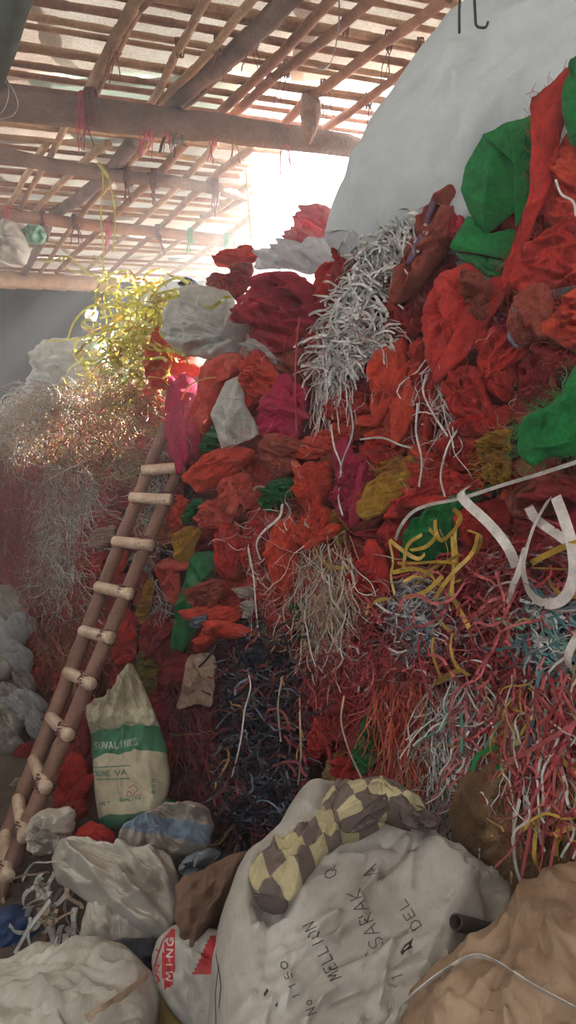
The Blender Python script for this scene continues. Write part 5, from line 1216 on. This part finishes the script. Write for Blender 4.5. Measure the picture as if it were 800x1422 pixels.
# pale ribbons slumped at left
for i in range(34):
    x, y = rnd_in([(60, 1200), (84, 1204), (112, 1250), (110, 1318), (70, 1330), (40, 1290)])
    pts = []; a = random.gauss(1.9, .7); L = random.uniform(40, 100); Y = random.uniform(2.62, 2.78); n = 12; da = 0; y -= 18
    for k in range(n):
        pts.append(at(x, y, Y)); da = .6 * da + random.gauss(0, .3); a += da; a += math.atan2(math.sin(1.9 - a), math.cos(1.9 - a)) * .15
        x += math.cos(a) * L / n; y += math.sin(a) * L / n; Y += random.gauss(0, .012)
    mb = MB(); mb.sweep(pts, random.uniform(.012, .024), .0015, up=Vector((1, 0, .2)), twist=random.uniform(-1.5, 1.5), phase=random.uniform(-.5, .5))
    tag(recenter(mb.build('strap', random.choice(['s_beige', 's_white', 's_mgrey']), smooth=False)), 'wide pale strap slumped in the heap beside the ladder foot', 'strap', 'pale straps by the ladder foot')
strap('long pale strap reaching to the left edge near the ladder foot', 'pale straps by the ladder foot', 's_mgrey', [(70, 1250), (40, 1290), (16, 1330), (-6, 1348)], .018, base=lambda x, y, o_: at(x, y, 2.62), n=14)
# crumpled white film heaped on the floor at far left
PF = 'crumpled white film on the floor at the far left'
for (x, y, rx, ry) in [(14, 842, 30, 22), (34, 872, 22, 22), (6, 884, 30, 24), (22, 916, 26, 22), (-4, 930, 24, 22), (36, 948, 14, 14), (8, 966, 24, 16), (30, 990, 30, 22), (56, 1012, 18, 18), (10, 1010, 24, 24), (46, 980, 22, 16), (16, 1036, 20, 14), (-14, 866, 24, 30), (-14, 980, 26, 30), (-20, 915, 20, 25)]:
    pl = [(x + rx * random.uniform(.8, 1.2) * math.cos(t * .785), y + ry * random.uniform(.8, 1.2) * math.sin(t * .785)) for t in range(8)]
    o = blob('plastic_film', pl, random.choice(['film', 'greysack', 'greysack']), base=plane(x, y, floor_at(x, 1050).y + .05 + (1050 - y) * .006, .003), thick=.12, fold=0.095, fs=1.3, n=56, k=14, rag=.12, back=.15)
    finish(o, 'crumpled white plastic film heaped at the foot of the far left strings', 'film', PF)
red_('dull_cloth', 'dull maroon cloth lying on the floor near the ladder foot', 'dullred', [(14, 1052), (30, 1036), (60, 1030), (64, 1048), (36, 1060)], 4.5, .003, thick=.06, fold=0.041, n=48, k=10)
o = red_('shredded_paper', 'pale shredded lump on the floor behind the ladder', 'greysack', [(10, 1106), (22, 1084), (40, 1080), (52, 1096), (40, 1112)], 4.1, .002, thick=.07, fold=0.068, n=56, k=12, rag=.15)

# ================================================================== THINGS HANGING FROM THE ROOF
RO = lambda dr: (lambda x, y, o_: roof(x, 300, .2) if False else at(x, y, dr))
o = blob('plastic_bag', [(-10, 318), (6, 306), (24, 308), (36, 330), (44, 352), (36, 372), (14, 368), (-8, 356)], 'greysack', base=plane(15, 340, 6.8, 0), thick=.16, fold=0.081, n=72, k=16, back=.15, rag=.06)
finish(o, 'pale plastic bag hanging from the roof at the left edge', 'bag')
o = blob('plastic_bag', [(30, 326), (38, 314), (60, 314), (66, 328), (58, 340), (40, 340)], 'greenfilm', base=plane(50, 328, 6.9, 0), thick=.1, fold=0.054, n=56, k=12, back=.1)
finish(o, 'small pale green bag hanging beside the pale bag at left', 'bag')
bY = roof(10, 142, .22).y - .13
strap('white strap looped over the main beam at the left edge', None, 's_white', [(8, 108), (12, 125), (10, 142), (2, 156), (-12, 160)], .02, base=lambda x, y, o_: at(x, y, bY), n=18)
strap('second white strap loop over the main beam at the left edge', None, 's_white', [(10, 112), (20, 128), (25, 146), (18, 160), (0, 166)], .014, base=lambda x, y, o_: at(x, y, bY - .02), n=18)
gY = roof(468, 20, .05).y
strap('grey band hanging with a hooked end from the roof', None, 's_grey', [(468, -30), (471, 5), (470, 40), (463, 78), (452, 95), (440, 95)], .022, .003, base=lambda x, y, o_: at(x, y, gY), n=24, phase=.5)
o = blob('tan_rag', [(418, 134), (430, 130), (444, 136), (446, 160), (440, 186), (428, 202), (420, 186), (417, 160)], 'beige', base=plane(430, 165, roof(430, 190, .25).y - .12, 0), thick=.04, fold=0.034, ang=1.5, n=56, k=12)
finish(o, 'tan rag hanging over the end of the main beam', 'rag')
for lb, p in [('yellow string hanging from the curved beam at left', [(142, 228), (143, 260), (140, 300), (144, 350), (142, 395)]), ('second yellow string hanging from the curved beam', [(150, 245), (158, 280), (160, 310), (156, 350)])]:
    strap(lb, 'yellow strings under the roof', 's_lime', p, .014, .004, base=lambda x, y, o_: at(x, y, roof(145, 242, .2).y - .08), n=18, name='string', cat='string')
o = strap('short lime knot tied round the curved beam', 'yellow strings under the roof', 's_lime', [(136, 226), (144, 236), (150, 246)], .04, .01, base=lambda x, y, o_: at(x, y, roof(145, 242, .2).y - .1), n=6)
tY = 2.45
strap('dark rope end hanging over the tarpaulin at top', 'ropes at the top', 'darkpole', [(640, -20), (638, 10), (638, 46)], .006, .006, base=lambda x, y, o_: at(x, y, tY), n=10, name='rope', cat='rope')
strap('bent dark rope hook over the tarpaulin at top', 'ropes at the top', 'darkpole', [(658, -20), (660, 20), (662, 36), (674, 38), (678, 30)], .006, .006, base=lambda x, y, o_: at(x, y, tY), n=14, name='rope', cat='rope')
strap('dark band tied on the main beam end', None, 'blacktie', [(229, 190), (225, 200), (222, 212)], .03, .004, base=lambda x, y, o_: at(x, y, roof(225, 170, .22).y - .1), n=8, name='rubber_tie', cat='tie')
strap('thin twine hanging below the roof near the opening', None, 's_straw', [(336, 215), (342, 240), (345, 280), (349, 330)], .012, .008, base=lambda x, y, o_: at(x, y, 6.2), n=14, name='string', cat='string')

# ================================================================== DUSTY AIR
me = bpy.data.meshes.new('dust_haze')
hx0, hx1, hy0, hy1, hz0, hz1 = -4.95, 3.38, -2.05, 12.0, -.1, 4.6
v = [(x, y, z) for z in (hz0, hz1) for x, y in ((hx0, hy0), (hx1, hy0), (hx1, hy1), (hx0, hy1))]
me.from_pydata(v, [], [(3, 2, 1, 0), (4, 5, 6, 7), (0, 1, 5, 4), (1, 2, 6, 5), (2, 3, 7, 6), (3, 0, 4, 7)]); me.update()
hm_ = bpy.data.materials.new('dusty air'); hm_.use_nodes = True; nt = hm_.node_tree
for n_ in list(nt.nodes):
    if n_.type != 'OUTPUT_MATERIAL': nt.nodes.remove(n_)
vsn = nt.nodes.new('ShaderNodeVolumeScatter'); vsn.inputs['Density'].default_value = .04; vsn.inputs['Anisotropy'].default_value = .55
vsn.inputs['Color'].default_value = (1, .98, .96, 1)
nt.links.new(vsn.outputs[0], [n_ for n_ in nt.nodes if n_.type == 'OUTPUT_MATERIAL'][0].inputs['Volume'])
hz = link('dust_haze', me, hm_, smooth=False); tag(hz, 'thin dusty haze hanging in the air of the shed', 'haze', kind='stuff')
